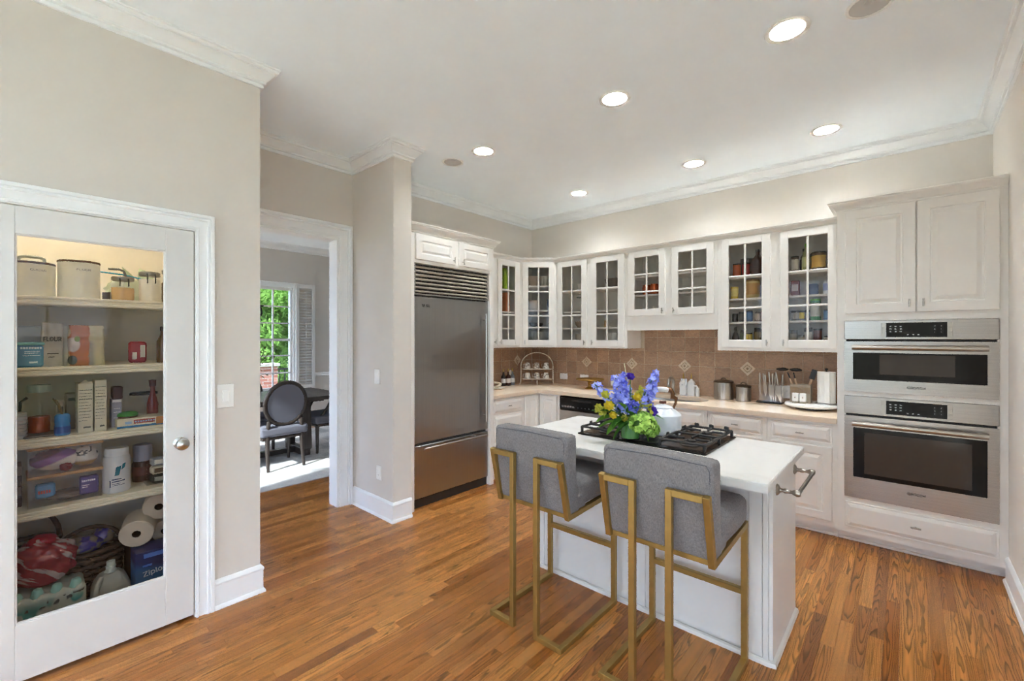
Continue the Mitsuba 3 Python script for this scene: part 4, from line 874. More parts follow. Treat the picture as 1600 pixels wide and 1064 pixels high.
part(k, 'crumple', cat([tm([[-3.33, .42, 1.80], [-3.34, .40, 1.875], [-3.35, .45, 1.83], [-3.30, .44, 1.79]], [[0, 1, 2], [0, 2, 3], [2, 1, 0], [3, 2, 0]]), tm([[-3.32, .465, 1.80], [-3.34, .475, 1.872], [-3.33, .535, 1.85], [-3.30, .54, 1.80]], [[0, 1, 2], [0, 2, 3], [2, 1, 0], [3, 2, 0]])]), mat('#b8c8a6', .4))

# ---- second shelf
z = SHZ[1]
def strips_on(parent, x, y, z0, rows, m, ang=90, lx=0):
    part(parent, 'print', fr(cat([box(a, b, y - .0012, y, c, d) for a, b, c, d in rows]), ang), m)
k = thing('blue_tub', 'blue square tub with a pale teal lid on the second pantry shelf', 'tub')
part(k, 'tub', box(-3.225, -3.125, -0.022, 0.088, z, z + .105, .008), pmat('tub_blue', lambda p, n, uv: mix((0.045, 0.16, 0.30), (0.10, 0.30, 0.47), smoothstep(-0.02, .08, p.y)), .35))
part(k, 'lid', box(-3.229, -3.121, -0.026, 0.092, z + .1055, z + .120, .004), mat('#79b5b3', .4))
strips_on(k, 0, 3.1245, 0, [(.012 + i * .009, .019 + i * .009, z + .088, z + .097) for i in range(8)] + [(.025, .075, z + .074, z + .077), (.025, .07, z + .066, z + .069), (.02, .075, z + .055, z + .057), (.04, .068, z + .020, z + .028)], mat('#d9e6ec', .5))
def pouch(name, label, cat_, y0, y1, x, z, h, d, m, top=.35, fold=True):
    k = thing(name, label, cat_)
    n = 14; V, f = [], []
    a = np.linspace(0, 2 * PI, n, endpoint=False)
    for t in np.linspace(0, 1, 9):
        dd = d * (1 - (1 - top) * t ** 1.6) * (0.9 + .1 * math.sin(t * 9)); w = (y1 - y0) / 2 * (1 - .06 * math.sin(t * 5) ** 2)
        for q in a:
            c, s = math.cos(q), math.sin(q)
            V.append([x - d / 2 + dd / 2 * np.sign(c) * abs(c) ** .55, (y0 + y1) / 2 + w * np.sign(s) * abs(s) ** .35, z + h * t])
    for i in range(8):
        for j in range(n):
            q = (j + 1) % n; f += [[i * n + j, i * n + q, (i + 1) * n + q], [i * n + j, (i + 1) * n + q, (i + 1) * n + j]]
    V.append([x - d / 2, (y0 + y1) / 2, z + h]); f += [[8 * n + j, 8 * n + (j + 1) % n, len(V) - 1] for j in range(n)]
    part(k, 'bag', tm(V, f), m, 50)
    return k
paper = pmat('flour_paper', lambda p, n, uv: mi.Color3f(0.44, 0.41, 0.36) * (0.8 + .4 * fbm(p.y * 40, p.z * 30, p.x * 40)), .7)
k = pouch('flour_bag', 'beige paper flour bag with a folded top on the second pantry shelf', 'bag', .078, .158, -3.13, z, .215, .07, paper, .45)
letters(k, 'FLOUR', .020, .118, 3.1292, z + .125, mat('#3c3a3a', .6), 90, bold=True, fit=.062)
strips_on(k, 0, 3.1285, 0, [(.10, .14, z + .062, z + .066), (.105, .125, z + .045, z + .049)], mat('#55524c', .6))
pouch('flour_bag', 'pale bag tucked right behind the paper flour bag on the second shelf', 'bag', .150, .182, -3.165, z, .20, .06, mat('#bdb6a6', .6), .6)
def snackfn(p, n, uv):
    a, b = (p.y - .165) / .15, (p.z - 1.328) / .205
    w = fbm(p.y * 30, p.z * 30, 1.0)
    c = mix((0.50, 0.43, 0.27), (0.62, 0.56, 0.38), w)
    c = mix(c, (0.33, 0.30, 0.27), smoothstep(.30, .42, a) * (1 - smoothstep(.62, .75, a)) * smoothstep(.75, .6, b + .2 * w))
    c = mix(c, (0.42, 0.12, 0.03), smoothstep(.06, .0, dr.abs(a - .32 + .12 * (w - .5)) - .20))
    c = mix(c, (0.55, 0.47, 0.45), smoothstep(.05, .0, dr.sqrt(dr.square(a - .16) + dr.square(b - .52)) - .15))
    c = mix(c, (0.20, 0.26, 0.05), smoothstep(.02, .0, dr.sqrt(dr.square(a - .27) + dr.square(b - .66)) - .06))
    return mix(c, (0.06, 0.055, 0.05), smoothstep(.03, .0, dr.sqrt(dr.square(a - .15) + dr.square(b - .14)) - .10))
k = pouch('snack_bag', 'glossy picture-printed snack bag with orange and tan art on the second shelf', 'bag', .170, .312, -3.125, z, .205, .075, pmat('snack_print', snackfn, .22), .5)
k = thing('pouch', 'red and white packet standing behind the snack bag on the second shelf', 'packet')
part(k, 'packet', box(-3.29, -3.26, .42, .50, z, z + .12, .01), mat('#a9313a', .4)); strips_on(k, 0, 3.2595, 0, [(.435, .455, z + .02, z + .06), (.47, .492, z + .03, z + .10)], mat('#e2dcd4', .5))
k = thing('storage_box', 'pale translucent box behind the blue tub on the second pantry shelf', 'box')
part(k, 'box', box(-3.40, -3.26, -.06, .10, z, z + .20, .006), mat('#aab0b8', .3))
k = thing('honey_bottle', 'amber bottle at the right end of the second pantry shelf', 'bottle')
part(k, 'bottle', lathe([(0, 0), (.030, 0), (.032, .01), (.032, .12), (.014, .16), (.013, .18), (0, .18)], 24, -3.2, .565, z), mat('#5a3d16', .15), 40)
part(k, 'cap', lathe([(0, .18), (.016, .18), (.016, .205), (0, .206)], 20, -3.2, .565, z), mat('#2a201a', .4), 40)

# ---- third shelf
z = SHZ[2]
for nm, y0_, y1_, h, lb in (('carton', .206, .262, .248, 'white nutrition-panel carton with an open top flap on the third pantry shelf, left one'), ('carton', .268, .314, .262, 'slimmer white carton beside the first on the third pantry shelf, right one')):
    k = thing(nm, lb, 'carton')
    part(k, 'box', box(-3.26, -3.115, y0_, y1_, z, z + h, .002), mat('#cfcab8', .6))
    if y0_ < .25: part(k, 'flap', tm([[-3.115, y0_, z + h - .002], [-3.115, y1_, z + h - .002], [-3.10, y1_ - .004, z + h + .012], [-3.10, y0_ + .01, z + h + .004], [-3.14, (y0_ + y1_) / 2, z + h + .018]], [[0, 1, 2], [0, 2, 3], [0, 4, 1], [2, 1, 0], [3, 2, 0], [1, 4, 0]]), mat('#d8d3c2', .6))
    rows = []
    for i, (a, b, t) in enumerate(((.06, .94, .004), (.06, .9, .002), (.06, .9, .002), (.06, .94, .004), (.06, .7, .002), (.06, .85, .002), (.06, .8, .002), (.06, .94, .003), (.06, .75, .002), (.06, .85, .002), (.06, .6, .002))):
        zz = z + h * .86 - i * h * .062; rows.append((y0_ + (y1_ - y0_) * a, y0_ + (y1_ - y0_) * b, zz, zz + t))
    rows.append((y0_ + .02, y1_ - .008, z + .022, z + .030))
    strips_on(k, 0, 3.1148, 0, rows, mat('#6d6c66', .6))
k = thing('blue_bottle', 'bright blue squat bottle at the front of the third pantry shelf', 'bottle')
part(k, 'bottle', lathe([(0, 0), (.026, 0), (.029, .006), (.029, .045), (.026, .055), (.029, .065), (.028, .095), (.022, .104), (0, .104)], 28, -3.125, .152, z), pmat('blue_plastic', lambda p, n, uv: mi.Color3f(0.04, 0.22, 0.52), .3), 40)
part(k, 'label', lathe([(.0293, .012), (.0295, .014), (.0295, .042), (.0293, .044)], 28, -3.125, .152, z), mat('#2c55a0', .5), 40)
part(k, 'spoon', cat([tube([(-3.125, .150, z + .10), (-3.12, .135, z + .15), (-3.115, .118, z + .185)], .0028, 6), tube([(-3.125, .154, z + .10), (-3.13, .140, z + .155), (-3.13, .128, z + .178)], .0028, 6)]), mat('#6e5a3a', .5), True)
k = thing('tea_pitcher', 'dark pitcher holding an orange drink on a tray on the third pantry shelf', 'pitcher')
part(k, 'glass', lathe([(0, 0), (.040, 0), (.042, .09), (.036, .17), (.040, .20)], 28, -3.20, .075, z + .014), 'thin_glass', 40)
part(k, 'drink', lathe([(0, .003), (.037, .003), (.038, .08), (0, .082)], 24, -3.20, .075, z + .014), mat('#8f3c12', .3), 40)
part(k, 'lid', lathe([(0, .20), (.042, .20), (.042, .235), (0, .238)], 24, -3.20, .075, z + .014), mat('#9fb3a8', .4), 40)
part(k, 'handle', tube([(-3.19, .035, z + .19), (-3.18, .012, z + .17), (-3.18, .010, z + .10), (-3.19, .033, z + .06)], .006, 8), mat('#2a2320', .4), True)
part(k, 'tray', box(-3.27, -3.12, .02, .135, z, z + .010, .004), mat('#6b6258', .35))
k = thing('plate_stack', 'stack of grey-white containers at the left edge of the third pantry shelf', 'container stack')
for i in range(7): part(k, 'container', lathe([(0, 0), (.052, 0), (.056, .016), (.052, .0175), (0, .0175)], 28, -3.16, -.02, z + .0005 + i * .018), mat('#b9bcc0', .4), 40)
k = thing('paper_packet', 'greyish folded packet behind the blue bottle on the third pantry shelf', 'packet'); part(k, 'packet', box(-3.27, -3.22, .135, .165, z, z + .16, .006), mat('#b0aaa0', .6)); part(k, 'tag', box(-3.2195, -3.218, .14, .16, z + .10, z + .13), mat('#52504c', .6))
k = thing('paper_packet', 'pinkish packet lying behind the left carton on the third pantry shelf', 'packet'); part(k, 'packet', box(-3.34, -3.28, .17, .26, z, z + .19, .006), mat('#8d8078', .6)); part(k, 'tag', box(-3.2795, -3.278, .18, .21, z + .15, z + .165), mat('#3d3b38', .6))
k = thing('medicine_box', 'dark purple and white carton right of the white cartons on the third pantry shelf', 'box')
part(k, 'box', box(-3.25, -3.17, .338, .380, z, z + .15, .002), mat('#8e8fa0', .5)); part(k, 'cap_box', box(-3.27, -3.18, .345, .385, z + .151, z + .215, .002), mat('#3a2028', .5))
strips_on(k, 0, 3.1695, 0, [(.342, .378, z + .135, z + .148), (.346, .374, z + .10, z + .103), (.346, .374, z + .08, z + .083), (.346, .374, z + .05, z + .053)], mat('#e2dfe0', .5))
k = thing('dip_tub', 'squat brown tub with a green lid on the third pantry shelf', 'tub')
part(k, 'tub', lathe([(0, 0), (.038, 0), (.043, .055), (0, .056)], 28, -3.175, .405, z), mat('#4a2c22', .35), 40)
part(k, 'lid', lathe([(0, .078), (.030, .078), (.044, .070), (.046, .060), (.044, .056), (0, .056)], 28, -3.175, .405, z), mat('#3f8a38', .4), 40)
part(k, 'band', lathe([(.0415, .030), (.0432, .031), (.0436, .036), (.0425, .037)], 28, -3.175, .405, z), mat('#b5a7a0', .5), 40)
k = thing('cracker_box', 'long flat white cracker box with red and blue print on the third pantry shelf', 'box')
part(k, 'box', box(-3.225, -3.100, .352, .575, z, z + .048, .002), mat('#d8d0bc', .55))
part(k, 'stripe', fr(cat([box(.352, .575, 3.0985, 3.1, z + .001, z + .011)]), 90), mat('#2f6f9f', .5))
part(k, 'banner', fr(cat([box(.420, .510, 3.0985, 3.1, z + .020, z + .040)]), 90), mat('#a33a2c', .5)); strips_on(k, 0, 3.0985, 0, [(.385, .412, z + .020, z + .034)] + [(.424 + i * .011, .431 + i * .011, z + .026, z + .034) for i in range(8)], mat('#8fb0cf', .5))
part(k, 'picture', fr(box(.515, .552, 3.0980, 3.0995, z + .006, z + .046, .0005), 90), mat('#b5762c', .5))
k = thing('sauce_bottle', 'red sauce bottle with a dark red cap toward the back of the third pantry shelf', 'bottle')
part(k, 'bottle', lathe([(0, 0), (.026, 0), (.027, .10), (.012, .16), (.012, .20), (0, .2)], 24, -3.29, .53, z), mat('#7a1a10', .15), 40); part(k, 'cap', lathe([(0, .2), (.017, .2), (.017, .235), (0, .236)], 20, -3.29, .53, z), mat('#4a1010', .4), 40)
k = thing('measuring_jug', 'clear glass jug with a black rim at the right of the third pantry shelf', 'jug')
part(k, 'glass', lathe([(0, 0), (.055, 0), (.062, .15)], 28, -3.36, .50, z), 'thin_glass', 40); part(k, 'rim', lathe([(.060, .148), (.065, .148), (.065, .160), (.060, .160)], 28, -3.36, .50, z), dark_m, 40)

# ---- lowest shelf
z = SHZ[3]
wood_l = pmat('bamboo', lambda p, n, uv: mi.Color3f(0.56, 0.34, 0.17) * (0.8 + .4 * noise(p.y * 6, p.z * 200, p.x * 200)), .5)
binm = 'thin_glass'
def clear_bin(label, y0_, y1_, x0_, x1_, z0_, h, lid=True):
    k = thing('storage_bin', label, 'storage bin'); t = .003
    part(k, 'walls', cat([box(x0_, x1_, y0_, y0_ + t, z0_, z0_ + h), box(x0_, x1_, y1_ - t, y1_, z0_, z0_ + h), box(x1_ - t, x1_, y0_ + t, y1_ - t, z0_, z0_ + h), box(x0_, x0_ + t, y0_ + t, y1_ - t, z0_, z0_ + h), box(x0_ + t, x1_ - t, y0_ + t, y1_ - t, z0_, z0_ + t)]), binm)
    if lid: part(k, 'lid', box(x0_ - .004, x1_ + .004, y0_ - .004, y1_ + .004, z0_ + h, z0_ + h + .014, .004), wood_l)
    return k
clear_bin('lower clear bin with a wooden lid, holding a blue packet, on the lowest pantry shelf', .035, .298, -3.33, -3.125, z, .135)
clear_bin('clear bin with a wooden lid holding candy bags, stacked on the lower bin', .035, .298, -3.33, -3.125, z + .150, .125)
def candy(p, n, uv):
    w = fbm(p.y * 40, p.z * 40, p.x * 40, 3); d = (p.z - .80) - (p.y - .05) * 0.42
    c = mix((0.12, 0.06, 0.05), (0.20, 0.08, 0.14), w); c = mix(c, (0.70, 0.65, 0.60), smoothstep(.016, .0, dr.abs(d + .0) - .012 - .015 * w)); return mix(c, (0.24, 0.10, 0.30), smoothstep(.014, .0, dr.abs(d - .038) - .012))
k = thing('candy_bag', 'brown and white candy bag inside the upper clear bin', 'bag'); part(k, 'bag', blob(-3.20, .135, .858, .055, .092, .052, .12, 1), pmat('candy_print', candy, .22), True)
k = thing('candy_bag', 'white bag with dark script lettering and golden candies inside the upper clear bin', 'bag'); part(k, 'bag', blob(-3.20, .238, .855, .05, .052, .05, .12, 2), pmat('candy_print_b', lambda p, n, uv: mix(mix((0.66, 0.62, 0.56), (0.40, 0.24, 0.06), smoothstep(.845, .83, p.z)), (0.05, 0.05, 0.05), smoothstep(.60, .68, noise(p.y * 120, p.z * 160, 3.0)) * smoothstep(.86, .87, p.z)), .22), True)
k = thing('red_candy', 'red wrapped candy at the front of the upper clear bin', 'candy'); part(k, 'wrapper', blob(-3.137, .165, .825, .012, .022, .020, .25, 4), mat('#7c1712', .25), True)
k = thing('snack_packet', 'light blue packet with red print inside the lower clear bin', 'packet'); part(k, 'packet', fr(box(.060, .130, 3.16, 3.20, z + .03, z + .10, .008), 90), mat('#3f86b8', .3)); strips_on(k, 0, 3.1592, 0, [(.07 + i * .009, .0765 + i * .009, z + .055, z + .070) for i in range(5)], mat('#c23b33', .4))
k = thing('snack_packet', 'purple packet with white print inside the lower clear bin', 'packet'); part(k, 'packet', fr(box(.215, .286, 3.15, 3.19, z + .015, z + .105, .006), 90), mat('#46397c', .3)); strips_on(k, 0, 3.1492, 0, [(.222 + i * .0075, .228 + i * .0075, z + .080, z + .089) for i in range(7)] + [(.222, .25, z + .06, z + .064), (.222, .245, z + .05, z + .054)], mat('#d6cfe2', .5))
k = thing('snack_packet', 'grey-brown packets lying flat in the lower clear bin', 'packet'); part(k, 'packet', blob(-3.19, .165, z + .028, .05, .07, .022, .2, 6), mat('#5f5750', .4), True)
k = thing('powder_tub', 'large white plastic tub with a teal slanted P emblem on the lowest pantry shelf', 'tub')
ty, tx = .358, -3.165
part(k, 'tub', lathe([(0, 0), (.054, 0), (.0585, .006), (.0585, .078), (.0575, .082), (.0585, .086), (.0585, .165), (.054, .185), (.047, .192), (0, .192)], 40, tx, ty, z), mat('#c9ccd2', .35), 40)
part(k, 'lid', lathe([(0, .192), (.049, .192), (.050, .196), (.050, .226), (.046, .232), (0, .233)], 40, tx, ty, z), mat('#d2d5da', .35), 40)
def wrap(parent, name, polys, r, m, th0):
    ms = []
    for q in polys:
        q = np.array(q); n = len(q); th = q[:, 0] / r + th0
        V = [[tx + (r + .0006) * math.cos(t), ty + (r + .0006) * math.sin(t), zz] for t, zz in zip(th, q[:, 1])]
        ms.append(tm(V, [[0, i, i + 1] for i in range(1, n - 1)]))
    part(parent, name, cat(ms), m)
th0 = math.atan2(-ty, -tx)
def sub(q, n=6):
    o = []
    (a, b), (c, d), (e, f_), (g, h) = q
    for i in range(n):
        s, t = i / n, (i + 1) / n
        L = lambda p, q_, u: (p[0] + (q_[0] - p[0]) * u, p[1] + (q_[1] - p[1]) * u)
        o.append([L(q[0], q[1], s), L(q[0], q[1], t), L(q[3], q[2], t), L(q[3], q[2], s)])
    return o
teal = mat('#17677c', .4); ink = mat('#28365f', .5)
wrap(k, 'emblem', sub([(-.008, z + .092), (.010, z + .094), (.020, z + .142), (-.002, z + .138)]) + sub([(.020, z + .120), (.034, z + .132), (.040, z + .156), (.024, z + .150)]), .0585, teal, th0)
wrap(k, 'print', sub([(-.020, z + .070), (.02, z + .072), (.02, z + .077), (-.020, z + .075)]) + sub([(-.018, z + .058), (.035, z + .062), (.035, z + .067), (-.018, z + .063)]) + sub([(-.018, z + .048), (.016, z + .050), (.016, z + .053), (-.018, z + .051)]) + sub([(-.018, z + .040), (.036, z + .043), (.036, z + .0455), (-.018, z + .0425)]) + sub([(-.028, z + .034), (-.023, z + .034), (-.023, z + .068), (-.028, z + .068)]), .0585, ink, th0)
k = thing('peanut_jar', 'dark jar with a red label behind the white tub on the lowest pantry shelf', 'jar')
part(k, 'jar', lathe([(0, 0), (.046, 0), (.048, .10), (.040, .115), (0, .115)], 28, -3.29, .485, z), mat('#3c241c', .25), 40); part(k, 'lid', lathe([(0, .115), (.044, .115), (.044, .205), (0, .21)], 28, -3.29, .485, z), mat('#a3a6b8', .4), 40); part(k, 'label', lathe([(.0478, .035), (.0488, .036), (.0492, .085), (.0482, .086)], 28, -3.29, .485, z), mat('#5a3028', .5), 40)
clear_bin('open clear organiser holding small packs at the right of the lowest pantry shelf', .478, .600, -3.34, -3.135, z, .12, lid=False)
for i in range(3):
    k = thing('can_pack', 'small silver and dark pack in the clear organiser, number %s from the bottom' % ('one', 'two', 'three')[i], 'pack'); part(k, 'pack', box(-3.20, -3.145, .500, .590, z + .004 + i * .048, z + .048 + i * .048, .010), mat(('#33342f', '#c9c3b0', '#8c9299')[i], .35)); part(k, 'band', box(-3.1445, -3.1435, .515, .56, z + .014 + i * .048, z + .038 + i * .048), mat(('#9a9a90', '#5b4a36', '#e0ddd4')[i], .4))
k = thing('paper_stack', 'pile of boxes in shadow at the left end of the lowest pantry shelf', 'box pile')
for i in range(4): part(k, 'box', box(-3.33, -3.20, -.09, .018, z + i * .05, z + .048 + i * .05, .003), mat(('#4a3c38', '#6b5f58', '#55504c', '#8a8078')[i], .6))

# ---- pantry floor
def roll(y, x, zc, r, label):
    k = thing('paper_towel_roll', label, 'paper roll', 'paper rolls on the pantry floor')
    d = np.array([0.94, -0.28, -0.18]); d /= np.linalg.norm(d); u = np.cross(d, [0, 0, 1.0]); u /= np.linalg.norm(u); w = np.cross(d, u)
    prof = [(.020, .0), (.020, .14), (r - .004, .14), (r, .136), (r, .004), (r - .004, 0), (.020, 0)]
    m = lathe([(a, b) for a, b in prof], 40); v = np.array(m.vertices)
    part(k, 'paper', tm(np.array([x, y, zc]) + v[:, :1] * u + v[:, 1:2] * w + (v[:, 2:] - .14) * d, m.faces), mat('#cdbfae', .9), 40)
    m = lathe([(.0197, .002), (.0197, .138)], 24); v = np.array(m.vertices)
    part(k, 'core', tm(np.array([x, y, zc]) + v[:, :1] * u + v[:, 1:2] * w + (v[:, 2:] - .14) * d, m.faces), mat('#3a2a20', .9), True)
roll(.435, -3.13, .40, .076, 'white paper roll lying on its side, lower left of the three in the pantry')
roll(.535, -3.15, .515, .074, 'white paper roll, uppermost of the three in the pantry')
roll(.575, -3.215, .348, .066, 'white paper roll behind the blue bag box, mostly hidden in the pantry')
k = thing('cardboard_box', 'dark box in shadow behind the blue box on the pantry floor', 'box'); part(k, 'box', box(-3.50, -3.215, .43, .72, .001, .278, .004), mat('#3a2f28', .8))
k = thing('bag_box', 'dark blue box with white lettering on the pantry floor under the paper rolls', 'box')
part(k, 'box', box(-3.20, -3.055, .420, .590, .002, .318, .003), pmat('bagbox_print', lambda p, n, uv: mix((0.02, 0.03, 0.12), (0.035, 0.13, 0.30), smoothstep(.25, .20, p.z + (p.y - .5) * .25)), .35))
letters(k, 'Ziploc', .026, .505, 3.0545, .192, mat('#dfe4ee', .5), 90, bold=True, tilt=.14)
strips_on(k, 0, 3.0547, 0, [(.45, .49, .238, .248), (.455, .575, .283, .306)], mat('#4f79c4', .4))
k = thing('water_jug', 'translucent gallon jug without a cap on the pantry floor', 'jug')
jm = soft_box(-3.22, -3.07, .258, .408, .004, .235, .03, .003); v = np.array(jm.vertices)
t = np.clip((v[:, 2] - .15) / .085, 0, 1)[:, None]; v[:, :2] = v[:, :2] * (1 - .0 * t) + 0; v[:, :2] = np.array([-3.145, .333]) + (v[:, :2] - [-3.145, .333]) * (1 - .45 * t ** 1.5)
part(k, 'body', tm(v, jm.faces), mat('#a5a69f', .3), True)
part(k, 'neck', lathe([(.03, .226), (.020, .245), (.019, .25), (.021, .252), (.021, .262), (.018, .264), (.018, .285), (.014, .285), (.014, .25)], 24, -3.145, .333, 0.004), mat('#c8cbc2', .3), 40)
part(k, 'handle', tube([(-3.09, .290, .235), (-3.066, .275, .215), (-3.060, .268, .17), (-3.066, .268, .12)], .011, 8), mat('#b4b6ae', .3), True)
k = thing('water_pack', 'shrink-wrapped pack of water bottles with teal print on the pantry floor', 'bottle pack')
def wrapfn(p, n, uv):
    w = fbm(p.y * 22, p.z * 16, p.x * 20, 3); c = mix((0.62, 0.62, 0.54), (0.48, 0.55, 0.50), w); c = mix(c, (0.06, 0.34, 0.32), smoothstep(.50, .62, noise(p.y * 26 + 3, p.z * 20, p.x * 9)) * smoothstep(.25, .17, p.z)); return mix(c, (0.09, 0.10, 0.09), smoothstep(.62, .72, noise(p.y * 90, p.z * 60, 1.0)) * smoothstep(.012, .0, dr.abs(p.z - .20 - (p.y - .12) * .08) - .008))
wm = soft_box(-3.30, -3.065, -.03, .235, .002, .235, .02); v = np.array(wm.vertices); v[:, 2] += np.where(v[:, 2] > .2, .008 * np.sin(v[:, 1] * 95) + .006 * np.sin(v[:, 0] * 95), 0); v[:, 0] += np.where(v[:, 0] > -3.08, .006 * np.cos(v[:, 1] * 95), 0)
part(k, 'wrap', tm(v, wm.faces), pmat('wrap_print', wrapfn, .2), True)
for i in range(4):
    part(k, 'bottle_cap', lathe([(0, .016), (.014, .016), (.018, .010), (.019, .002), (.026, -.02)], 20, -3.10, .0 + i * .066, .252), mat('#9fd0c4', .35), 40)
def basket(label, y, x, ry, rx, z0_, h, tilt=0):
    k = thing('wicker_basket', label, 'basket')
    for i in range(9):
        zz = z0_ + .01 + h * i / 9; s = .86 + .14 * i / 8
        pts = [(x + rx * s * math.cos(t), y + ry * s * math.sin(t), zz + .006 * math.sin(t * 15 + i * PI)) for t in np.linspace(0, 2 * PI, 49)]
        part(k, 'weave', tube(pts, .014, 6, False), wicker, True)
    part(k, 'rim', tube([(x + rx * math.cos(t), y + ry * math.sin(t), z0_ + h + .012) for t in np.linspace(0, 2 * PI, 41)], .013, 8, False), wicker, True)
    part(k, 'bottom', lathe([(0, 0), (.8, 0), (.8, .01), (0, .01)], 32).apply_transform(np.array([[rx, 0, 0, x], [0, ry, 0, y], [0, 0, 1, z0_], [0, 0, 0, 1.0]])), wicker)
    return k
k = basket('dark wicker basket with purple-printed bags on the pantry floor', .265, -3.345, .135, .095, .002, .30)
part(k, 'handle', tube([(-3.345, .265 + .135 * math.cos(t), .31 + .12 * math.sin(t)) for t in np.linspace(0, PI, 17)], .011, 8), wicker, True)
def printbag(label, c, m, cat_='bag', **kw):
    k = thing('produce_bag', label, cat_); part(k, 'bag', blob(*c, **kw), m, True)
purple_m = pmat('purple_print', lambda p, n, uv: mix((0.19, 0.17, 0.13), (0.05, 0.04, 0.26), smoothstep(.46, .56, fbm(p.y * 20 + 1, p.z * 26, p.x * 14))), .2)
printbag('olive plastic bag with purple print lying in the wicker basket', (-3.32, .235, .345, .06, .085, .05), purple_m, amp=.14, seed=3)
printbag('second olive bag with purple print at the back of the wicker basket', (-3.365, .325, .365, .05, .05, .05), purple_m, amp=.14, seed=8)
k = basket('darker wicker basket with a tall handle behind the red bag on the pantry floor', .03, -3.50, .13, .09, .002, .36)
part(k, 'handle', tube([(-3.50, .05 + .11 * math.cos(t), .37 + .17 * math.sin(t)) for t in np.linspace(0, PI, 17)], .012, 8), wicker, True)
redm = pmat('red_film', lambda p, n, uv: mix(mix((0.20, 0.03, 0.03), (0.42, 0.05, 0.06), fbm(p.y * 13, p.z * 13, p.x * 13)), (0.55, 0.50, 0.47), smoothstep(.56, .68, fbm(p.y * 30 + p.z * 34, p.z * 9, p.x * 20)) * .8), .15)
printbag('crumpled clear and red plastic bag in front of the dark basket in the pantry', (-3.20, .085, .36, .075, .125, .115), redm, amp=.22, seed=11, sub=4, fq=3.0)
printbag('red glossy bundle on top of the crumpled bag in the pantry', (-3.21, .085, .455, .04, .055, .035), mat('#a01c2a', .12), amp=.15, seed=12)

# ================================================================ ON THE WORKTOPS
z = WT
k = thing('cake_stand', 'gold pedestal cake stand on the beige worktop', 'cake stand')
brass = mat('#a8833c', 0.3, .75)
part(k, 'plate', lathe([(0, .098), (.14, .100), (.155, .104), (.163, .112), (.160, .116), (.14, .108), (0, .106)], 40, -2.705, 4.37, z), brass, 40)
part(k, 'pedestal', lathe([(0, 0), (.055, 0), (.055, .006), (.040, .014), (.022, .028), (.018, .05), (.028, .062), (.020, .074), (.030, .090), (.05, .099), (0, .099)], 32, -2.705, 4.37, z), brass, 40)
# cup rack across the corner
k = thing('cup_rack', 'arched cream metal two-shelf cup rack in the worktop corner', 'rack')
RA, RO = (-3.590, 4.180), (-3.285, 4.455)
rd = np.array([RO[0] - RA[0], RO[1] - RA[1]]); RLn = np.linalg.norm(rd); rd /= RLn; rn = np.array([rd[1], -rd[0]])
def rp(s, h, o=0): return (RA[0] + rd[0] * s + rn[0] * o, RA[1] + rd[1] * s + rn[1] * o, z + h)
cm = mat('#ddd5c4', .35); R2 = RLn / 2
for o in (0.0,):
    pts = [rp(-.012, 0, 0), rp(.004, .035), rp(.006, .10), rp(.006, .235)] + [rp(R2 - (R2 - .006) * math.cos(t), .235 + (R2 - .04) * math.sin(t)) for t in np.linspace(.15, PI - .15, 15)] + [rp(RLn - .006, .235), rp(RLn - .006, .10), rp(RLn - .004, .035), rp(RLn + .012, 0)]
    part(k, 'arch', tube(pts, .0055, 8), cm, True)
part(k, 'foot', tube([rp(R2, 0, .065), rp(R2, .03, .058), rp(R2, .062, .05)], .005, 8), cm, True)
rackz = (.068, .190)
for h in rackz:
    mm = box(.03, RLn - .03, -.06, .06, h, h + .008, .003); v = np.array(mm.vertices)
    part(k, 'tray', tm(np.array([rp(a, c, b) for a, b, c in v]), mm.faces[:, ::-1]), cm)
    part(k, 'tray_rail', tube([rp(.008, h + .004), rp(.03, h + .004, -.058), rp(.03, h + .006, .058), rp(RLn - .03, h + .006, .058), rp(RLn - .03, h + .004, -.058), rp(RLn - .008, h + .004)], .004, 6), cm)
cupm = pmat('cup_print', lambda p, n, uv: mix((0.78, 0.75, 0.68), (0.30, 0.26, 0.22), smoothstep(.52, .64, noise(p.x * 70, p.y * 70, p.z * 60))), .2)
for r, h in enumerate(rackz):
    for c in range(3):
        k = thing('cup', 'patterned cream cup upside down on the %s tray of the cup rack, %s one' % (('lower', 'upper')[r], ('left', 'middle', 'right')[c]), 'cup', 'cups on the %s tray of the cup rack' % ('lower', 'upper')[r])
        q = rp(.09 + c * (RLn - .18) / 2, h + .0085, .0)
        part(k, 'body', lathe([(0, .074), (.024, .074), (.027, .070), (.034, .035), (.040, .002), (.037, .002), (.030, .036), (.022, .068), (0, .070)], 24, *q), cupm, 40)
        part(k, 'handle', tube([(q[0] - .5 * .033, q[1] - .86 * .033, q[2] + .058), (q[0] - .5 * .058, q[1] - .86 * .058, q[2] + .055), (q[0] - .5 * .062, q[1] - .86 * .062, q[2] + .03), (q[0] - .5 * .040, q[1] - .86 * .040, q[2] + .016)], .004, 6), cupm, True)
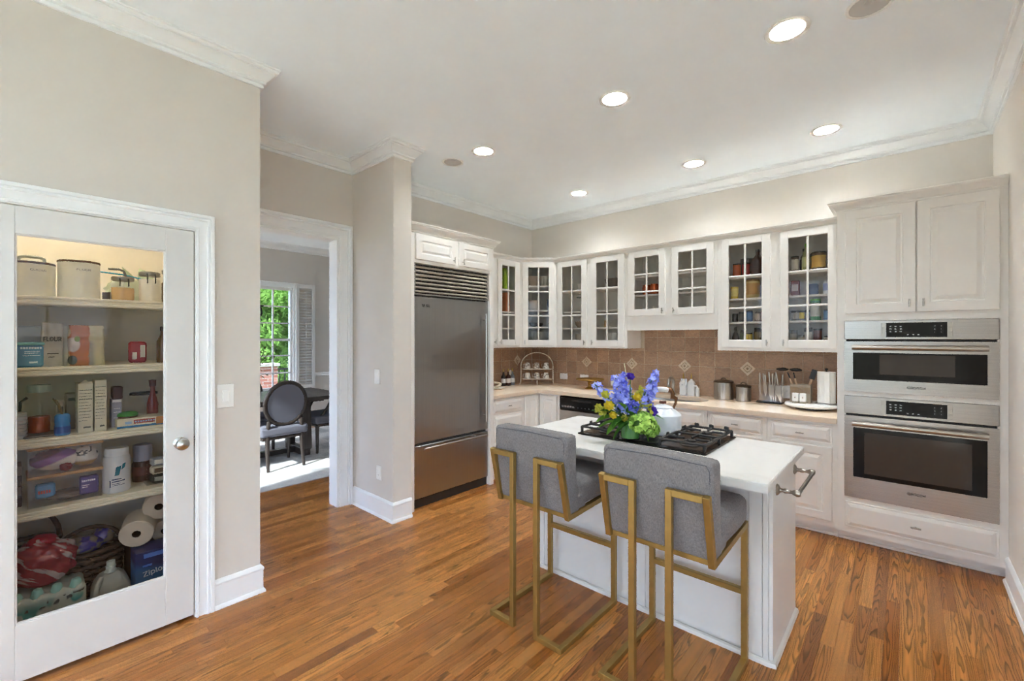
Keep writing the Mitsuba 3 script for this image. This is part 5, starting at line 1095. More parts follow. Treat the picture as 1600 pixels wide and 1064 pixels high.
for i, (x, y, c, w) in enumerate(((-3.655, 3.94, '#1d140f', 'the left'), (-3.635, 4.005, '#3a170d', 'the middle'), (-3.640, 4.085, '#6c7076', 'right, clearest'))):
    k = thing('oil_bottle', 'slim gold-capped bottle with a white label left of the cup rack, %s one' % w, 'bottle')
    part(k, 'bottle', lathe([(0, 0), (.029, 0), (.030, .005), (.030, .100), (.026, .118), (.010, .140), (.010, .170), (0, .17)], 24, x, y, z), mat(c, .12), 40)
    part(k, 'label', lathe([(.0302, .035), (.0306, .036), (.0306, .088), (.0302, .089)], 24, x, y, z), mat('#dcdad6', .5), 40)
    part(k, 'cap', lathe([(.0, .170), (.011, .170), (.011, .200), (.008, .206), (0, .206)], 16, x, y, z), mat('#a98a4c', .3, .7), 40)
k = thing('shell_dish', 'small cream dish with a knotted ornament beside the refrigerator panel', 'dish')
part(k, 'dish', lathe([(0, 0), (.055, .004), (.085, .018), (.080, .021), (.05, .010), (0, .008)], 28, -3.47, 3.64, z), cream_gl, 40); part(k, 'ornament', tube([(-3.47 + .03 * math.cos(2 * t), 3.64 + .03 * math.sin(3 * t), z + .045 + .03 * math.sin(t)) for t in np.linspace(0, 2 * PI, 40)], .014, 8, False), mat('#d9cbb2', .5), True)
# soap bottles and small cup by the sink
for i, (x, y) in enumerate(((-1.690, 4.505), (-1.615, 4.515))):
    k = thing('soap_bottle', 'white square bottle with a gold pump spout behind the sink, %s of two' % ('left', 'right')[i], 'bottle')
    part(k, 'bottle', cat([soft_box(x - .034, x + .034, y - .025, y + .025, z, z + .138, .008), lathe([(.034, .130), (.026, .148), (.012, .158), (.010, .170), (0, .17)], 20, x, y, z)]), white_pl, True)
    part(k, 'spout', tube([(x, y, z + .165), (x, y, z + .20), (x, y - .004, z + .225)], [.009, .006, .004], 10), brass, True)
k = thing('sponge_holder', 'small white cup with a bent spout right of the white soap bottles', 'holder')
part(k, 'cup', lathe([(0, 0), (.018, 0), (.020, .04), (.016, .085), (0, .09)], 20, -1.555, 4.515, z), white_pl, 40); part(k, 'spout', tube([(-1.555, 4.515, z + .085), (-1.565, 4.51, z + .104), (-1.59, 4.50, z + .102)], .010, 8), white_pl, True)
# canisters
can_m = pmat('canister_steel', lambda p, n, uv: mi.Color3f(0.50, 0.475, 0.44), .20, 1.0)
for x, y, r, h, w in ((-1.305, 4.495, .084, .165, 'larger'), (-1.128, 4.480, .064, .135, 'smaller')):
    k = thing('canister', '%s steel lidded canister on the beige worktop right of the sink' % w, 'canister')
    part(k, 'body', lathe([(0, 0), (r * .97, 0), (r, .006), (r, h), (0, h)], 40, x, y, z), can_m, 40)
    l = part(k, 'lid', lathe([(0, h + .018), (r * .4, h + .017), (r * .9, h + .010), (r * 1.04, h + .004), (r * 1.04, h - .004), (r * 1.0, h - .006), (0, h - .001)], 40, x, y, z), mat('#54493d', .25, .9), 40)
    part(l, 'handle', tube(arc((x, y, z + h + .012), .024, 0, PI, 11), .005, 8), mat('#6a5c4c', .25, .9), True)
# knife stand
k = thing('knife_stand', 'clear acrylic knife stand on a dark base holding steel-handled knives', 'knife stand')
kx0, kx1, kyy = -1.020, -0.815, 4.505
part(k, 'base', box(kx0, kx1, kyy - .05, kyy + .06, z, z + .014, .004), black_gloss)
part(k, 'panel', cat([box(kx0 + .01, kx1 - .005, kyy - .030, kyy - .024, z + .014, z + .185), box(kx0 + .01, kx1 - .005, kyy + .028, kyy + .034, z + .014, z + .185), box(kx1 - .011, kx1 - .005, kyy - .0235, kyy + .0275, z + .014, z + .185)]), 'thin_glass')
knives = [(-.995, .205, .10, .017, .0), (-.962, .200, .115, .022, .1), (-.948, .180, .09, .020, .05), (-.918, .215, .165, .026, .06), (-.893, .205, .150, .024, .0), (-.880, .215, .16, .026, -.03), (-.848, .218, .165, .040, .14), (-.822, .20, .12, .014, -.02)]
for i, (x, top, bl, bw, lean) in enumerate(knives):
    w = ('far left, hanging outside', 'second from the left', 'third, shortest handle', 'fourth, tall', 'fifth, in the middle', 'sixth', 'seventh, with the widest blade', 'thin steel rod at the right end')[i]
    k = thing('kitchen_knife', 'steel kitchen knife in the acrylic stand, ' + w, 'knife')
    yk = kyy + (.008 if i % 2 else -.012); zz = z + .165
    xt = x + lean * .1 - .01 * lean
    part(k, 'handle', tube([(x, yk, zz - .01), (x - lean * .05, yk, zz + .03), (x - lean * .12, yk, zz + .085), (x - lean * .16, yk, zz + .095 + (top - .2))], [.007, .0085, .009, .006], 10), mat('#c4bcb2', .25, .9), True)
    V = [[x - bw / 2, yk, zz], [x + bw / 2, yk, zz], [x + bw / 2 + lean * .03, yk, zz - bl * .65], [x + bw * .35 + lean * .05, yk, zz - bl], [x - bw / 2 + lean * .03, yk, zz - bl * .5]]
    poly = manifold3d.CrossSection([[(p_[0], p_[2]) for p_ in V][::-1]]); m = manf(manifold3d.Manifold.extrude(poly, .002)); v = np.array(m.vertices)
    part(k, 'blade', tm(np.stack([v[:, 0], yk + .001 - v[:, 2], v[:, 1]], 1), m.faces), mat('#cfc8be', .18, 1.0))
# lazy susan with crock, shakers, paper towel
k = thing('turntable', 'round white turntable board in the right corner of the worktop', 'turntable')
sx, sy = -0.585, 4.345
part(k, 'board', lathe([(0, .022), (.178, .022), (.186, .028), (.188, .038), (.183, .046), (0, .046)], 48, sx, sy, z), white_pl, 40); part(k, 'foot', lathe([(0, 0), (.11, 0), (.11, .022), (0, .022)], 36, sx, sy, z), black_satin, 40)
tz = z + .0465
k = thing('utensil_crock', 'grey-brown ribbed square utensil crock on the white turntable', 'crock')
taupe = pmat('crock_glaze', lambda p, n, uv: mix((0.25, 0.205, 0.16), (0.33, 0.27, 0.20), noise(p.x * 120, p.y * 120, 1.0)), .45)
cx, cy = -0.660, 4.375
def tub(x0, x1, y0_, y1_, z0_, z1_, t): return cat([box(x0, x1, y0_, y0_ + t, z0_, z1_, .003), box(x0, x1, y1_ - t, y1_, z0_, z1_, .003), box(x0, x0 + t, y0_, y1_, z0_, z1_, .003), box(x1 - t, x1, y0_, y1_, z0_, z1_, .003), box(x0, x1, y0_, y1_, z0_, z0_ + t)])
part(k, 'body', tub(cx - .072, cx + .072, cy - .055, cy + .055, tz, tz + .150, .008), taupe)
part(k, 'rib_band', cat([box(cx - .066 + i * .0085, cx - .061 + i * .0085, cy - .058, cy - .054, tz + .078, tz + .128, .0015) for i in range(16)]), mat('#8a6d4c', .5))
for i, (dx, lean, kind) in enumerate(((-.035, -.075, 'dark spoon leaning left'), (-.012, -.045, 'dark ladle'), (.035, .065, 'dark spatula leaning right'))):
    k = thing('cooking_utensil', '%s with a pale wooden handle in the utensil crock' % kind, 'utensil')
    a = np.array([cx + dx * .5, cy, tz + .012]); d = np.array([lean, 0, .215]); 
    part(k, 'handle', tube([a, a + d * .85], .0075, 8), mat('#c9a98a', .5), True)
    hd_ = a + d * .85 + d * .15
    if 'spatula' in kind: part(k, 'head', bar(a + d * .85, a + d * 1.22, .040, .006, (0, 1, 0), .002), black_satin)
    else: part(k, 'head', cat([tube([a + d * .84, a + d * 1.08], .005, 8), blob(*(a + d * 1.18 + np.array([.02 if 'ladle' in kind else -.03, 0, .002])), .046, .03, .014, 0, 1, 3)]), black_satin, True)
for i, x in enumerate((-.686, -.634)):
    k = thing('shaker', 'white square shaker on the turntable in front of the utensil crock, %s of two' % ('left', 'right')[i], 'shaker')
    part(k, 'body', soft_box(x - .022, x + .022, cy - .108, cy - .066, tz + .016, tz + .082, .004), white_pl, True); part(k, 'base', box(x - .022, x + .022, cy - .108, cy - .066, tz, tz + .0155, .002), taupe)
    part(k, 'mark', box(x - .004, x + .004, cy - .1092, cy - .1078, tz + .044, tz + .052), mat('#7a6a55', .5))
k = thing('paper_towel_holder', 'upright paper towel roll on a steel holder on the turntable', 'paper towel holder')
px_, py_ = -0.485, 4.36
part(k, 'base', lathe([(0, 0), (.075, 0), (.075, .008), (.068, .012), (0, .012)], 36, px_, py_, tz), chrome, 40)
part(k, 'roll', lathe([(.018, .014), (.062, .014), (.062, .262), (.018, .262)], 40, px_, py_, tz), mat('#efece6', .9), 40)
part(k, 'loose_sheet', tm([[px_ - .045, py_ - .0425, tz + .016], [px_ + .0, py_ - .066, tz + .016], [px_ + .0, py_ - .066, tz + .262], [px_ - .045, py_ - .0425, tz + .262], [px_ + .03, py_ - .085, tz + .016], [px_ + .026, py_ - .076, tz + .262]], [[0, 1, 2], [0, 2, 3], [1, 4, 5], [1, 5, 2]]), mat('#efece6', .9))
part(k, 'rod', lathe([(0, .262), (.006, .262), (.006, .275), (.012, .280), (.010, .290), (0, .292)], 16, px_, py_, tz), dark_m, 40)

# ---- flowers in a vase on the cooktop
vx, vy, vz = -1.170, 2.318, CT + .0172
k = thing('flower_vase', 'green-tinted cylindrical glass vase on the cooktop holding the flowers', 'vase')
part(k, 'glass', lathe([(0, 0), (.050, 0), (.052, .003), (.052, .135)], 36, vx, vy, vz), 'thin_glass', 40)
part(k, 'leaf_lining', lathe([(.0495, .004), (.0498, .085), (.0495, .112)], 36, vx, vy, vz), pmat('vase_leaf', lambda p, n, uv: mix((0.03, 0.12, 0.03), (0.10, 0.30, 0.07), fbm(p.x * 40 + p.y * 40, p.z * 14)), .25), True)
part(k, 'water', lathe([(0, .10), (.0488, .10), (.0488, .004), (0, .004)], 30, vx, vy, vz), mat('#16240e', .1), 40)
VT = np.array([vx, vy, vz + .12])
def P3(px, py, depth_off=0.0):
    """metres: a spot in the bouquet given by sideways and upward offsets from the vase's mouth"""
    return np.array([vx, vy, vz + .12]) + RT * px + FW * depth_off + np.array([0, 0, py])
def stem(k, a, b, r=.0028, m='#3f6a2c'):
    mid = (np.array(a) + b) / 2 + np.array([0, 0, .01]); part(k, 'stem', tube([a, mid, b], r, 6), mat(m, .5), True)
def petals(c, d, n, L, wd, cup, r_, twist=0.0):
    d = np.array(d) / np.linalg.norm(d); u = np.cross(d, [0.3, 0.2, 0.93]); u /= np.linalg.norm(u); w = np.cross(d, u); V, f = [], []
    for i in range(n):
        a = 2 * PI * i / n + twist; e = u * math.cos(a) + w * math.sin(a); s = np.cross(d, e); b = len(V)
        V += [c, c + e * L * .5 + d * cup * L * .35 + s * wd, c + e * L + d * cup * L, c + e * L * .5 + d * cup * L * .35 - s * wd, c + e * L * .55 + d * (cup * L * .35 - .002)]
        f += [[b, b + 1, b + 4], [b + 1, b + 2, b + 4], [b + 2, b + 3, b + 4], [b + 3, b, b + 4]]
    return tm(V, f)
FR = np.random.default_rng(5)
blue_a, blue_b, viol = mat('#7f86dc', .6), mat('#5f63c8', .6), mat('#3d2391', .6)
delph = [((-.195, .180, .03), (-.075, .070, .02), 'pale blue delphinium stretching out to the left', mat('#a9b3ea', .6), 20), ((-.085, .225, .0), (-.035, .030, -.02), 'violet-blue delphinium standing left of the middle', blue_a, 36), ((-.030, .235, .04), (-.010, .050, .02), 'deeper blue delphinium in the middle', blue_b, 32), ((.152, .250, .02), (.075, .045, .0), 'violet-blue delphinium leaning to the right', blue_a, 36), ((.000, .085, -.06), (-.020, .030, -.06), 'short dark blue delphinium low in the middle', mat('#4a4fc0', .6), 16)]
for tip, base, lab, m, n in delph:
    k = thing('delphinium', lab, 'flower'); a, b = P3(*base[:2], base[2]), P3(*tip[:2], tip[2]); stem(k, VT - [0, 0, .05], b)
    ms, eyes = [], []
    for i in range(n):
        t = (i + .5) / n; ang = i * 2.4; ax = (b - a) / np.linalg.norm(b - a); u = np.cross(ax, [.2, .9, .1]); u /= np.linalg.norm(u); w = np.cross(ax, u)
        d = u * math.cos(ang) + w * math.sin(ang) + ax * .35; rad = .036 * (1 - .50 * t); c = a + (b - a) * t + d * rad * (.45 + .75 * FR.random()); d = d + FR.normal(0, .35, 3)
        ms.append(petals(c, d, 5, .029 * (1 - .30 * t), .0105 * (1 - .25 * t), .30, 0, ang)); eyes.append(mv(trimesh.creation.icosphere(subdivisions=0, radius=.003), *c + d * .003))
    part(k, 'florets', cat(ms[::2]), m); part(k, 'florets', cat(ms[1::2]), mat('#8f97e6' if m is not blue_a else '#9ba6ee', .6)); part(k, 'eyes', cat(eyes), mat('#e3e0ea', .6), kind='stuff')
for tip, lab in (((.000, .225, .0), 'small dark purple bloom at the top of the bouquet'), ((.108, .035, -.045), 'large dark purple bloom at the right of the bouquet')):
    k = thing('purple_bloom', lab, 'flower'); c = P3(*tip[:2], tip[2]); stem(k, VT - [0, 0, .05], c); s = 1.0 if tip[1] < .1 else .8
    ms = [petals(c + np.array([0, 0, 0]), FW * -.7 + np.array([0, 0, .5]), 6, .034 * s, .020 * s, .35, 0, .2), petals(c, FW * -.7 + np.array([0, 0, .5]), 6, .026 * s, .016 * s, .8, 0, .7), petals(c, FW * -.7 + np.array([0, 0, .5]), 5, .016 * s, .010 * s, 1.3, 0, 0)]
    part(k, 'petals', cat(ms), viol)
yel = mat('#cdb62f', .6); yelg = mat('#b9b545', .6)
for j, (px, py, dp, r_, lab) in enumerate(((-.135, .070, -.06, .026, 'round yellow bloom, largest, left of the delphiniums'), (-.115, .020, -.07, .020, 'small yellow bloom low at the left'), (-.185, .055, -.02, .020, 'yellow bud at the far left edge of the bouquet'), (-.145, .125, -.01, .022, 'greenish yellow bloom high on the left'), (.035, .110, -.01, .022, 'yellow bloom right of the middle delphinium'), (-.055, .005, -.08, .018, 'yellow-green bud low in the middle'))):
    k = thing('yellow_bloom', lab, 'flower'); c = P3(px, py, dp); stem(k, VT - [0, 0, .04], c)
    d = -FW + np.array([0, 0, .5])
    part(k, 'petals', cat([petals(c, d, 7, r_ * 1.25, r_ * .6, .3, 0, .1), petals(c, d, 6, r_, r_ * .55, .75, 0, .6), petals(c, d, 5, r_ * .7, r_ * .42, 1.3, 0, .3)]), yel if j in (0, 1, 4) else yelg)
for j, (a, b, lab) in enumerate((((.03, .07, 0), (.105, .055, -.05), 'yellow-green spray pointing right'), ((.02, .08, 0), (.060, .150, .02), 'yellow-green spray behind the right delphinium'), ((-.09, .06, 0), (-.190, .030, -.04), 'yellow-green spray at the left edge'))):
    k = thing('goldenrod_spray', lab, 'flower'); A, B = P3(*a[:2], a[2]), P3(*b[:2], b[2]); stem(k, VT - [0, 0, .03], A); stem(k, A, B, .002)
    part(k, 'florets', cat([petals(A + (B - A) * t + FR.normal(0, .010, 3), FR.normal(0, 1, 3) + [0, 0, .5], 5, .018, .007, .4, 0) for t in np.linspace(.2, 1.05, 22)]), yelg)
for j, (px, py, dp, r_, lab) in enumerate(((.045, -.020, -.070, .074, 'lime green hydrangea head low on the right of the bouquet'), (.105, -.065, -.03, .050, 'smaller lime green hydrangea head drooping by the kettle'))):
    k = thing('hydrangea', lab, 'flower'); c = P3(px, py, dp); stem(k, VT - [0, 0, .05], c); ms = []
    for i in range(190 if j == 0 else 100):
        d = FR.normal(0, 1, 3); d /= np.linalg.norm(d); ms.append(petals(c + d * r_ * (.82 + .2 * FR.random()) * [1, 1, .8], d, 4, .0165, .0075, .25, 0, FR.random() * 3))
    part(k, 'florets', cat(ms[::2]), mat('#b4d868', .6)); part(k, 'florets', cat(ms[1::2]), mat('#84ad42', .6)); part(k, 'core', blob(*c, r_ * .74, r_ * .74, r_ * .58, .2, j, 3), mat('#3f6424', .7), True)
def leaf(a, b, wd, bend):
    a, b = np.array(a), np.array(b); t = b - a; s = np.cross(t, [0, 0, 1.0]); s /= np.linalg.norm(s) + 1e-9; nn = np.cross(s, t / np.linalg.norm(t)); V, f = [], []
    for i, u in enumerate(np.linspace(0, 1, 7)):
        wv = wd * math.sin(PI * min(u * .94 + .03, 1)) ** .8; c = a + t * u + nn * bend * math.sin(PI * u); V += [c - s * wv + nn * wv * .25, c, c + s * wv + nn * wv * .25]
    for i in range(6):
        q = i * 3; f += [[q, q + 1, q + 4], [q, q + 4, q + 3], [q + 1, q + 2, q + 5], [q + 1, q + 5, q + 4]]
    return tm(V, f)
greens = [((-.06, .0, -.03), (-.205, -.020, -.06), .042, 'broad pale green leaf at the left of the bouquet'), ((-.05, .0, -.04), (-.175, .045, -.05), .034, 'upright green leaf at the left of the bouquet'), ((-.03, .0, -.05), (-.150, -.085, -.08), .036, 'grey-green leaf hanging over the left rim of the vase'), ((.0, .0, -.06), (-.070, .050, -.11), .030, 'dark leaf at the front of the bouquet'), ((.03, -.03, -.05), (.085, -.150, -.07), .026, 'leaf hanging down right of the vase'), ((.06, .01, .02), (.180, -.010, -.02), .024, 'dark leaf tip showing at the right by the kettle'), ((.02, .03, .0), (.060, .140, .02), .026, 'green leaf between the two tall delphiniums'), ((-.03, .0, -.05), (-.085, -.050, -.10), .028, 'grey-green leaf over the front rim of the vase'), ((-.06, .02, .0), (-.150, .100, .02), .030, 'mid-green leaf behind the largest yellow bloom'), ((-.02, .02, -.07), (-.125, -.040, -.10), .032, 'dark green leaf low at the front left'), ((.0, .03, -.06), (.030, .070, -.10), .026, 'green leaf at the front above the hydrangea'), ((-.05, .01, -.02), (-.225, .035, -.01), .022, 'narrow leaf at the far left under the pale delphinium'), ((-.04, -.02, -.04), (-.190, -.055, -.04), .036, 'rounded pale leaf low at the far left of the bouquet'), ((-.02, -.02, -.06), (-.110, -.120, -.06), .030, 'pale leaf drooping beside the vase on the left'), ((-.03, .03, -.05), (-.100, .095, -.09), .026, 'light green leaf in front of the middle delphinium')]
for i, (a, b, w_, lab) in enumerate(greens):
    k = thing('leaf', lab, 'leaf'); part(k, 'blade', leaf(P3(*a[:2], a[2]), P3(*b[:2], b[2]), w_, .012), ('leaf_light', 'leaf_deep')[i % 2]); stem(k, VT - [0, 0, .03], P3(*a[:2], a[2]), .0022)
solo('grass_stem', tube([VT, P3(-.01, .20, .02), P3(-.030, .300, .02)], .0022, 6), mat('#d8d2b2', .5), 'thin pale stem sticking out at the top of the bouquet', 'stem', smooth=True)

# ================================================================ INSIDE THE GLASS CABINETS
def item(kind, x, y, z_, r, h, c, label, cat_='jar', lid=None, lab=None, ang=None, rough=.35, group=None):
    k = thing(kind, label, cat_, group)
    if kind in ('box', 'book'):
        part(k, 'body', box(x - r, x + r, y - .025, y + .025, z_, z_ + h, .003), mat(c, .5)); 
        if lab: part(k, 'panel', box(x - r * .75, x + r * .75, y - .0262, y - .0248, z_ + h * .3, z_ + h * .75), mat(lab, .5))
        return k
    if kind in ('drinking_glass', 'stem_glass', 'glass_jug'):
        prof = [(0, 0), (r * .8, 0), (r, h)] if kind != 'stem_glass' else [(r, 0), (r * 1.05, h * .3), (r * .5, h * .55), (.004, h * .6), (.004, h * .96), (r * .9, h), (0, h)]
        part(k, 'glass', lathe(prof, 20, x, y, z_), 'thin_glass', 40); 
        if kind == 'glass_jug': part(k, 'rim', lathe([(r, h), (r * 1.03, h + .003), (r, h + .006)], 20, x, y, z_), mat('#8f9496', .3, .6), 40)
        return k
    if kind in ('bowl',):
        part(k, 'bowl', lathe([(0, 0), (r * .5, 0), (r * .85, h * .45), (r, h), (r * .96, h), (r * .8, h * .48), (0, h * .12)], 28, x, y, z_), mat(c, .25), 40); return k
    if kind == 'bottle': prof = [(0, 0), (r, 0), (r, h * .55), (r * .75, h * .68), (r * .3, h * .8), (r * .3, h * .93), (0, h * .93)]
    elif kind == 'mug': prof = [(0, 0), (r * .8, 0), (r, h * .35), (r * .98, h * .7), (r * .82, h), (r * .78, h), (r * .9, h * .5), (0, h * .1)]
    else: prof = [(0, 0), (r, 0), (r, h * .9), (r * .95, h * .93), (0, h * .93)]
    part(k, 'body', lathe(prof, 20, x, y, z_), mat(c, rough, .8 if kind == 'mug' else 0), 40)
    if lid: lr = r * .34 if kind == 'bottle' else r * .98; part(k, 'lid', lathe([(0, h * .90), (lr, h * .90), (lr, h), (0, h)], 20, x, y, z_), mat(lid, .4), 40)
    if lab: part(k, 'label', lathe([(r * 1.004, h * .18), (r * 1.012, h * .2), (r * 1.012, h * .50 if kind == 'bottle' else h * .78), (r * 1.004, h * .52 if kind == 'bottle' else h * .8)], 20, x, y, z_), mat(lab, .5), 40)
    if kind == 'mug': part(k, 'handle', tube([(x + r * .9, y - .01, z_ + h * .8), (x + r * 1.5, y - .01, z_ + h * .7), (x + r * 1.5, y - .01, z_ + h * .3), (x + r * .8, y - .01, z_ + h * .2)], .004, 6), mat(c, rough, .8), True)
    return k
TL, TR = 'jar cabinet left door', 'jar cabinet right door'
s0, s1, s2, s3 = 1.3735, 1.6125, 1.8225, 2.0145
Y1, Y2 = 4.37, 4.47
item('jar', -1.155, Y1, s3, .034, .125, '#b5521c', 'orange jar with a dark lid on the top shelf, ' + TL, lid='#231c18')
item('jar', -1.080, Y1, s3, .032, .125, '#9a1d16', 'red jar with a dark lid on the top shelf, ' + TL, lid='#231c18')
item('canister', -1.11, Y2 + .06, s3, .055, .20, '#4a4038', 'dark canister behind the orange and red jars, ' + TL, 'canister')
item('bottle', -0.985, Y1, s3, .052, .235, '#35170c', 'big dark syrup bottle on the top shelf, ' + TL, 'bottle', lid='#15100d', rough=.12)
item('tin', -1.17, Y1 - .02, s2, .032, .115, '#cdb13f', 'small yellow tin on the second shelf, ' + TL, 'tin', lab='#e0cf86')
item('tin', -1.03, Y1, s2, .062, .160, '#c9b27a', 'large yellow tin with a brown print on the second shelf, ' + TL, 'tin', lid='#8a6a3a', lab='#b98f56')
for i, (x, c, l, h, w) in enumerate(((-1.17, '#2c2622', None, .075, 'dark jar at the left end'), (-1.115, '#3a3532', '#6b6762', .09, 'grey-labelled jar'), (-1.05, '#2f4f86', '#5d86b5', .10, 'blue jar'), (-0.985, '#8f7f78', '#cfc2b8', .085, 'pale pink jar'), (-0.935, '#7d3a2e', '#b98f84', .09, 'red spice jar'))): item('spice_jar', x, Y1, s1, .024, h, c, w + ' on the third shelf, ' + TL, lid='#1d1917', lab=l)
for i, (x, c, l, h, w) in enumerate(((-1.165, '#3a322a', None, .13, 'tall dark bottle at the left end'), (-1.10, '#2c3426', '#57603f', .10, 'green-brown jar'), (-1.055, '#c2a622', None, .075, 'bright yellow squeeze jar'), (-0.985, '#33281f', '#7a6436', .12, 'dark jar with a tan label'), (-0.93, '#2a231f', None, .11, 'black pepper grinder'))): item('bottle' if h > .125 else 'spice_jar', x, Y1, s0, .028, h + .065, c, w + ' on the bottom shelf, ' + TL, 'bottle' if h > .125 else 'jar', lid='#1d1917', lab=l)
item('jar', -0.705, Y1, s3, .030, .14, '#5a4636', 'brown jar with a white label, left on the top shelf, ' + TR, lid='#26201b', lab='#cfc9be')
item('bottle', -0.655, Y2, s3, .028, .21, '#3a2f20', 'dark bottle behind the green-capped one, ' + TR, 'bottle', lid='#1d1a16')
item('bottle', -0.628, Y1, s3, .027, .235, '#9aa06a', 'clear oil bottle with a bright green cap on the top shelf, ' + TR, 'bottle', lid='#6fb62c', lab='#c9ce9a', rough=.15)
item('jar', -0.575, Y2, s3, .035, .165, '#4a3a26', 'dark square jar in the middle of the top shelf, ' + TR, lid='#211b16', lab='#b7a777')
item('tin', -0.535, Y1, s3, .052, .155, '#5f4727', 'wide jar with a yellow label on the top shelf, ' + TR, 'jar', lid='#2a2018', lab='#d0a84a')
item('bottle', -0.475, Y1, s3, .026, .185, '#6d665e', 'steel shaker bottle at the right of the top shelf, ' + TR, 'shaker', lid='#a9a29a', rough=.2)
item('jar', -0.438, Y2, s3, .026, .175, '#7a756d', 'grey jar at the right end of the top shelf, ' + TR, lid='#4c4742')
item('box', -0.700, Y1, s2, .030, .125, '#6f2f27', 'red-brown box on the second shelf, ' + TR, 'box', lab='#c9bdb2')
item('box', -0.590, Y2, s2, .035, .10, '#34466f', 'dark blue box on the second shelf, ' + TR, 'box')
item('bottle', -0.475, Y1, s2, .033, .165, '#d5d6da', 'white bottle with a blue band on the second shelf, ' + TR, 'bottle', lid='#e4e4e4', lab='#8d98c0')
item('jar', -0.560, Y1, s1, .036, .175, '#2f7a44', 'green jar with a bright green lid on the third shelf, ' + TR, lid='#5db531', lab='#cfd2c8')
for i, (x, c, l, w) in enumerate(((-0.72, '#2a2522', '#8b8680', 'dark spice jar at the left end'), (-0.69, '#3c3530', '#b5afa6', 'pale-labelled spice jar'), (-0.655, '#3a3228', '#d8c24a', 'spice jar with a yellow label'), (-0.615, '#33302d', '#7d8188', 'grey-labelled spice jar'), (-0.475, '#3b5f96', '#6d97c2', 'blue jar'))): item('spice_jar', x, Y1, s1, .020 if x < -.6 else .030, .085, c, w + ' on the third shelf, ' + TR, lid='#1b1816', lab=l)
for i, (x, c, l, h, w) in enumerate(((-0.715, '#4a4138', '#8e8474', .10, 'brown jar at the left end'), (-0.655, '#7a746c', '#b8b2a6', .06, 'small grey tin'), (-0.61, '#2c2e2e', '#c9c6be', .12, 'black jar with a white label'), (-0.545, '#5d2a1c', None, .11, 'red-brown jar'), (-0.475, '#c9c3b6', '#8c7f6c', .05, 'low white tub'))): item('spice_jar', x, Y1, s0, .030, h + .06, c, w + ' on the bottom shelf, ' + TR, lid='#23201d', lab=l)
SL, SR = 'left door of the short cabinet', 'right door of the short cabinet'
for i, x in enumerate((-2.035, -1.935, -1.838)): item('mug', x, Y1 + (.03 if i == 0 else 0), 1.9155, .047, .105, '#b5613c', 'copper mug, %s of three behind the %s' % (('left', 'middle', 'right')[i], SL), 'mug', rough=.2)
for i, x in enumerate((-2.06, -1.99, -1.92, -1.86)): item('stem_glass', x, Y1, 1.7455, .034, .125, '#fff', 'upturned clear stemmed glass, %s of four, behind the ' % ('first', 'second', 'third', 'fourth')[i] + SL, 'glass', group='stemmed glasses behind the left door of the short cabinet')
for i, x in enumerate((-1.62, -1.55, -1.47, -1.40)): item('stem_glass', x, Y1, 1.7455, .034, .125, '#fff', 'upturned clear stemmed glass, %s of four, behind the ' % ('first', 'second', 'third', 'fourth')[i] + SR, 'glass', group='stemmed glasses behind the right door of the short cabinet')
item('drinking_glass', -1.61, Y1, 1.9155, .034, .15, '#fff', 'tall clear drinking glass on the middle shelf behind the ' + SR, 'glass')
item('bowl', -1.44, Y1 + .03, 1.9155, .07, .035, '#cfcac2', 'shallow white dish on the middle shelf behind the ' + SR, 'dish')
BL, BR = 'left door of the bowl cabinet', 'right door of the bowl cabinet'
item('bowl', -2.80, Y1, 2.0155, .065, .075, '#d9d5cc', 'white bowl on the top shelf behind the ' + BL, 'bowl'); item('drinking_glass', -2.80, Y1, 2.0905, .05, .04, '#fff', 'small clear glass stacked above the white bowl behind the ' + BL, 'glass')
item('glass_jug', -2.83, Y1, 1.7755, .05, .16, '#fff', 'clear glass jug on the second shelf behind the ' + BL, 'jug'); item('drinking_glass', -2.92, Y1, 1.7755, .03, .12, '#fff', 'small clear glass on the second shelf behind the ' + BL, 'glass')
item('bowl', -2.83, Y1, 1.5855, .07, .07, '#8f8171', 'brown bowl on the third shelf behind the ' + BL, 'bowl'); item('bowl', -2.82, Y1, 1.3735, .075, .14, '#b9b0a2', 'tan bowl on the bottom shelf behind the ' + BL, 'bowl')
item('bowl', -2.40, Y1 + .04, 2.0155, .12, .10, '#5d544c', 'wide dark bowl on the top shelf behind the ' + BR, 'bowl'); item('bowl', -2.40, Y1 + .03, 1.3735, .085, .15, '#dedad2', 'white bowl on the bottom shelf behind the ' + BR, 'bowl')
for i in range(4): item('bowl', -2.37, Y1 + .02, 1.5855 + i * .018, .085, .022, '#cfcac2', ('lowest', 'second', 'third', 'topmost')[i] + ' white plate in the stack behind the ' + BR, 'bowl', group='stacked white bowls behind the right door')
item('jar', -2.50, Y1, 1.5855, .02, .085, '#c2a06a', 'tan shaker on the third shelf behind the ' + BR, lid='#d9d4ca')
CB = 'diagonal corner cabinet'
for i, (x, y, c, w) in enumerate(((-3.46, 4.25, '#b9a797', 'left'), (-3.33, 4.37, '#cfc8ba', 'right'))): item('bowl', x, y, 2.0905, .095, .13, c, 'large pale mixing bowl on the top shelf of the %s, %s one' % (CB, w), 'bowl')
for i in range(3): item('bowl', -3.42, 4.23, 1.8005 + i * .03, .10, .06, '#d7d3cb', ('lowest', 'middle', 'topmost')[i] + ' white bowl in the stack on the second shelf of the ' + CB, 'bowl', group='stacked white bowls in the corner cabinet')
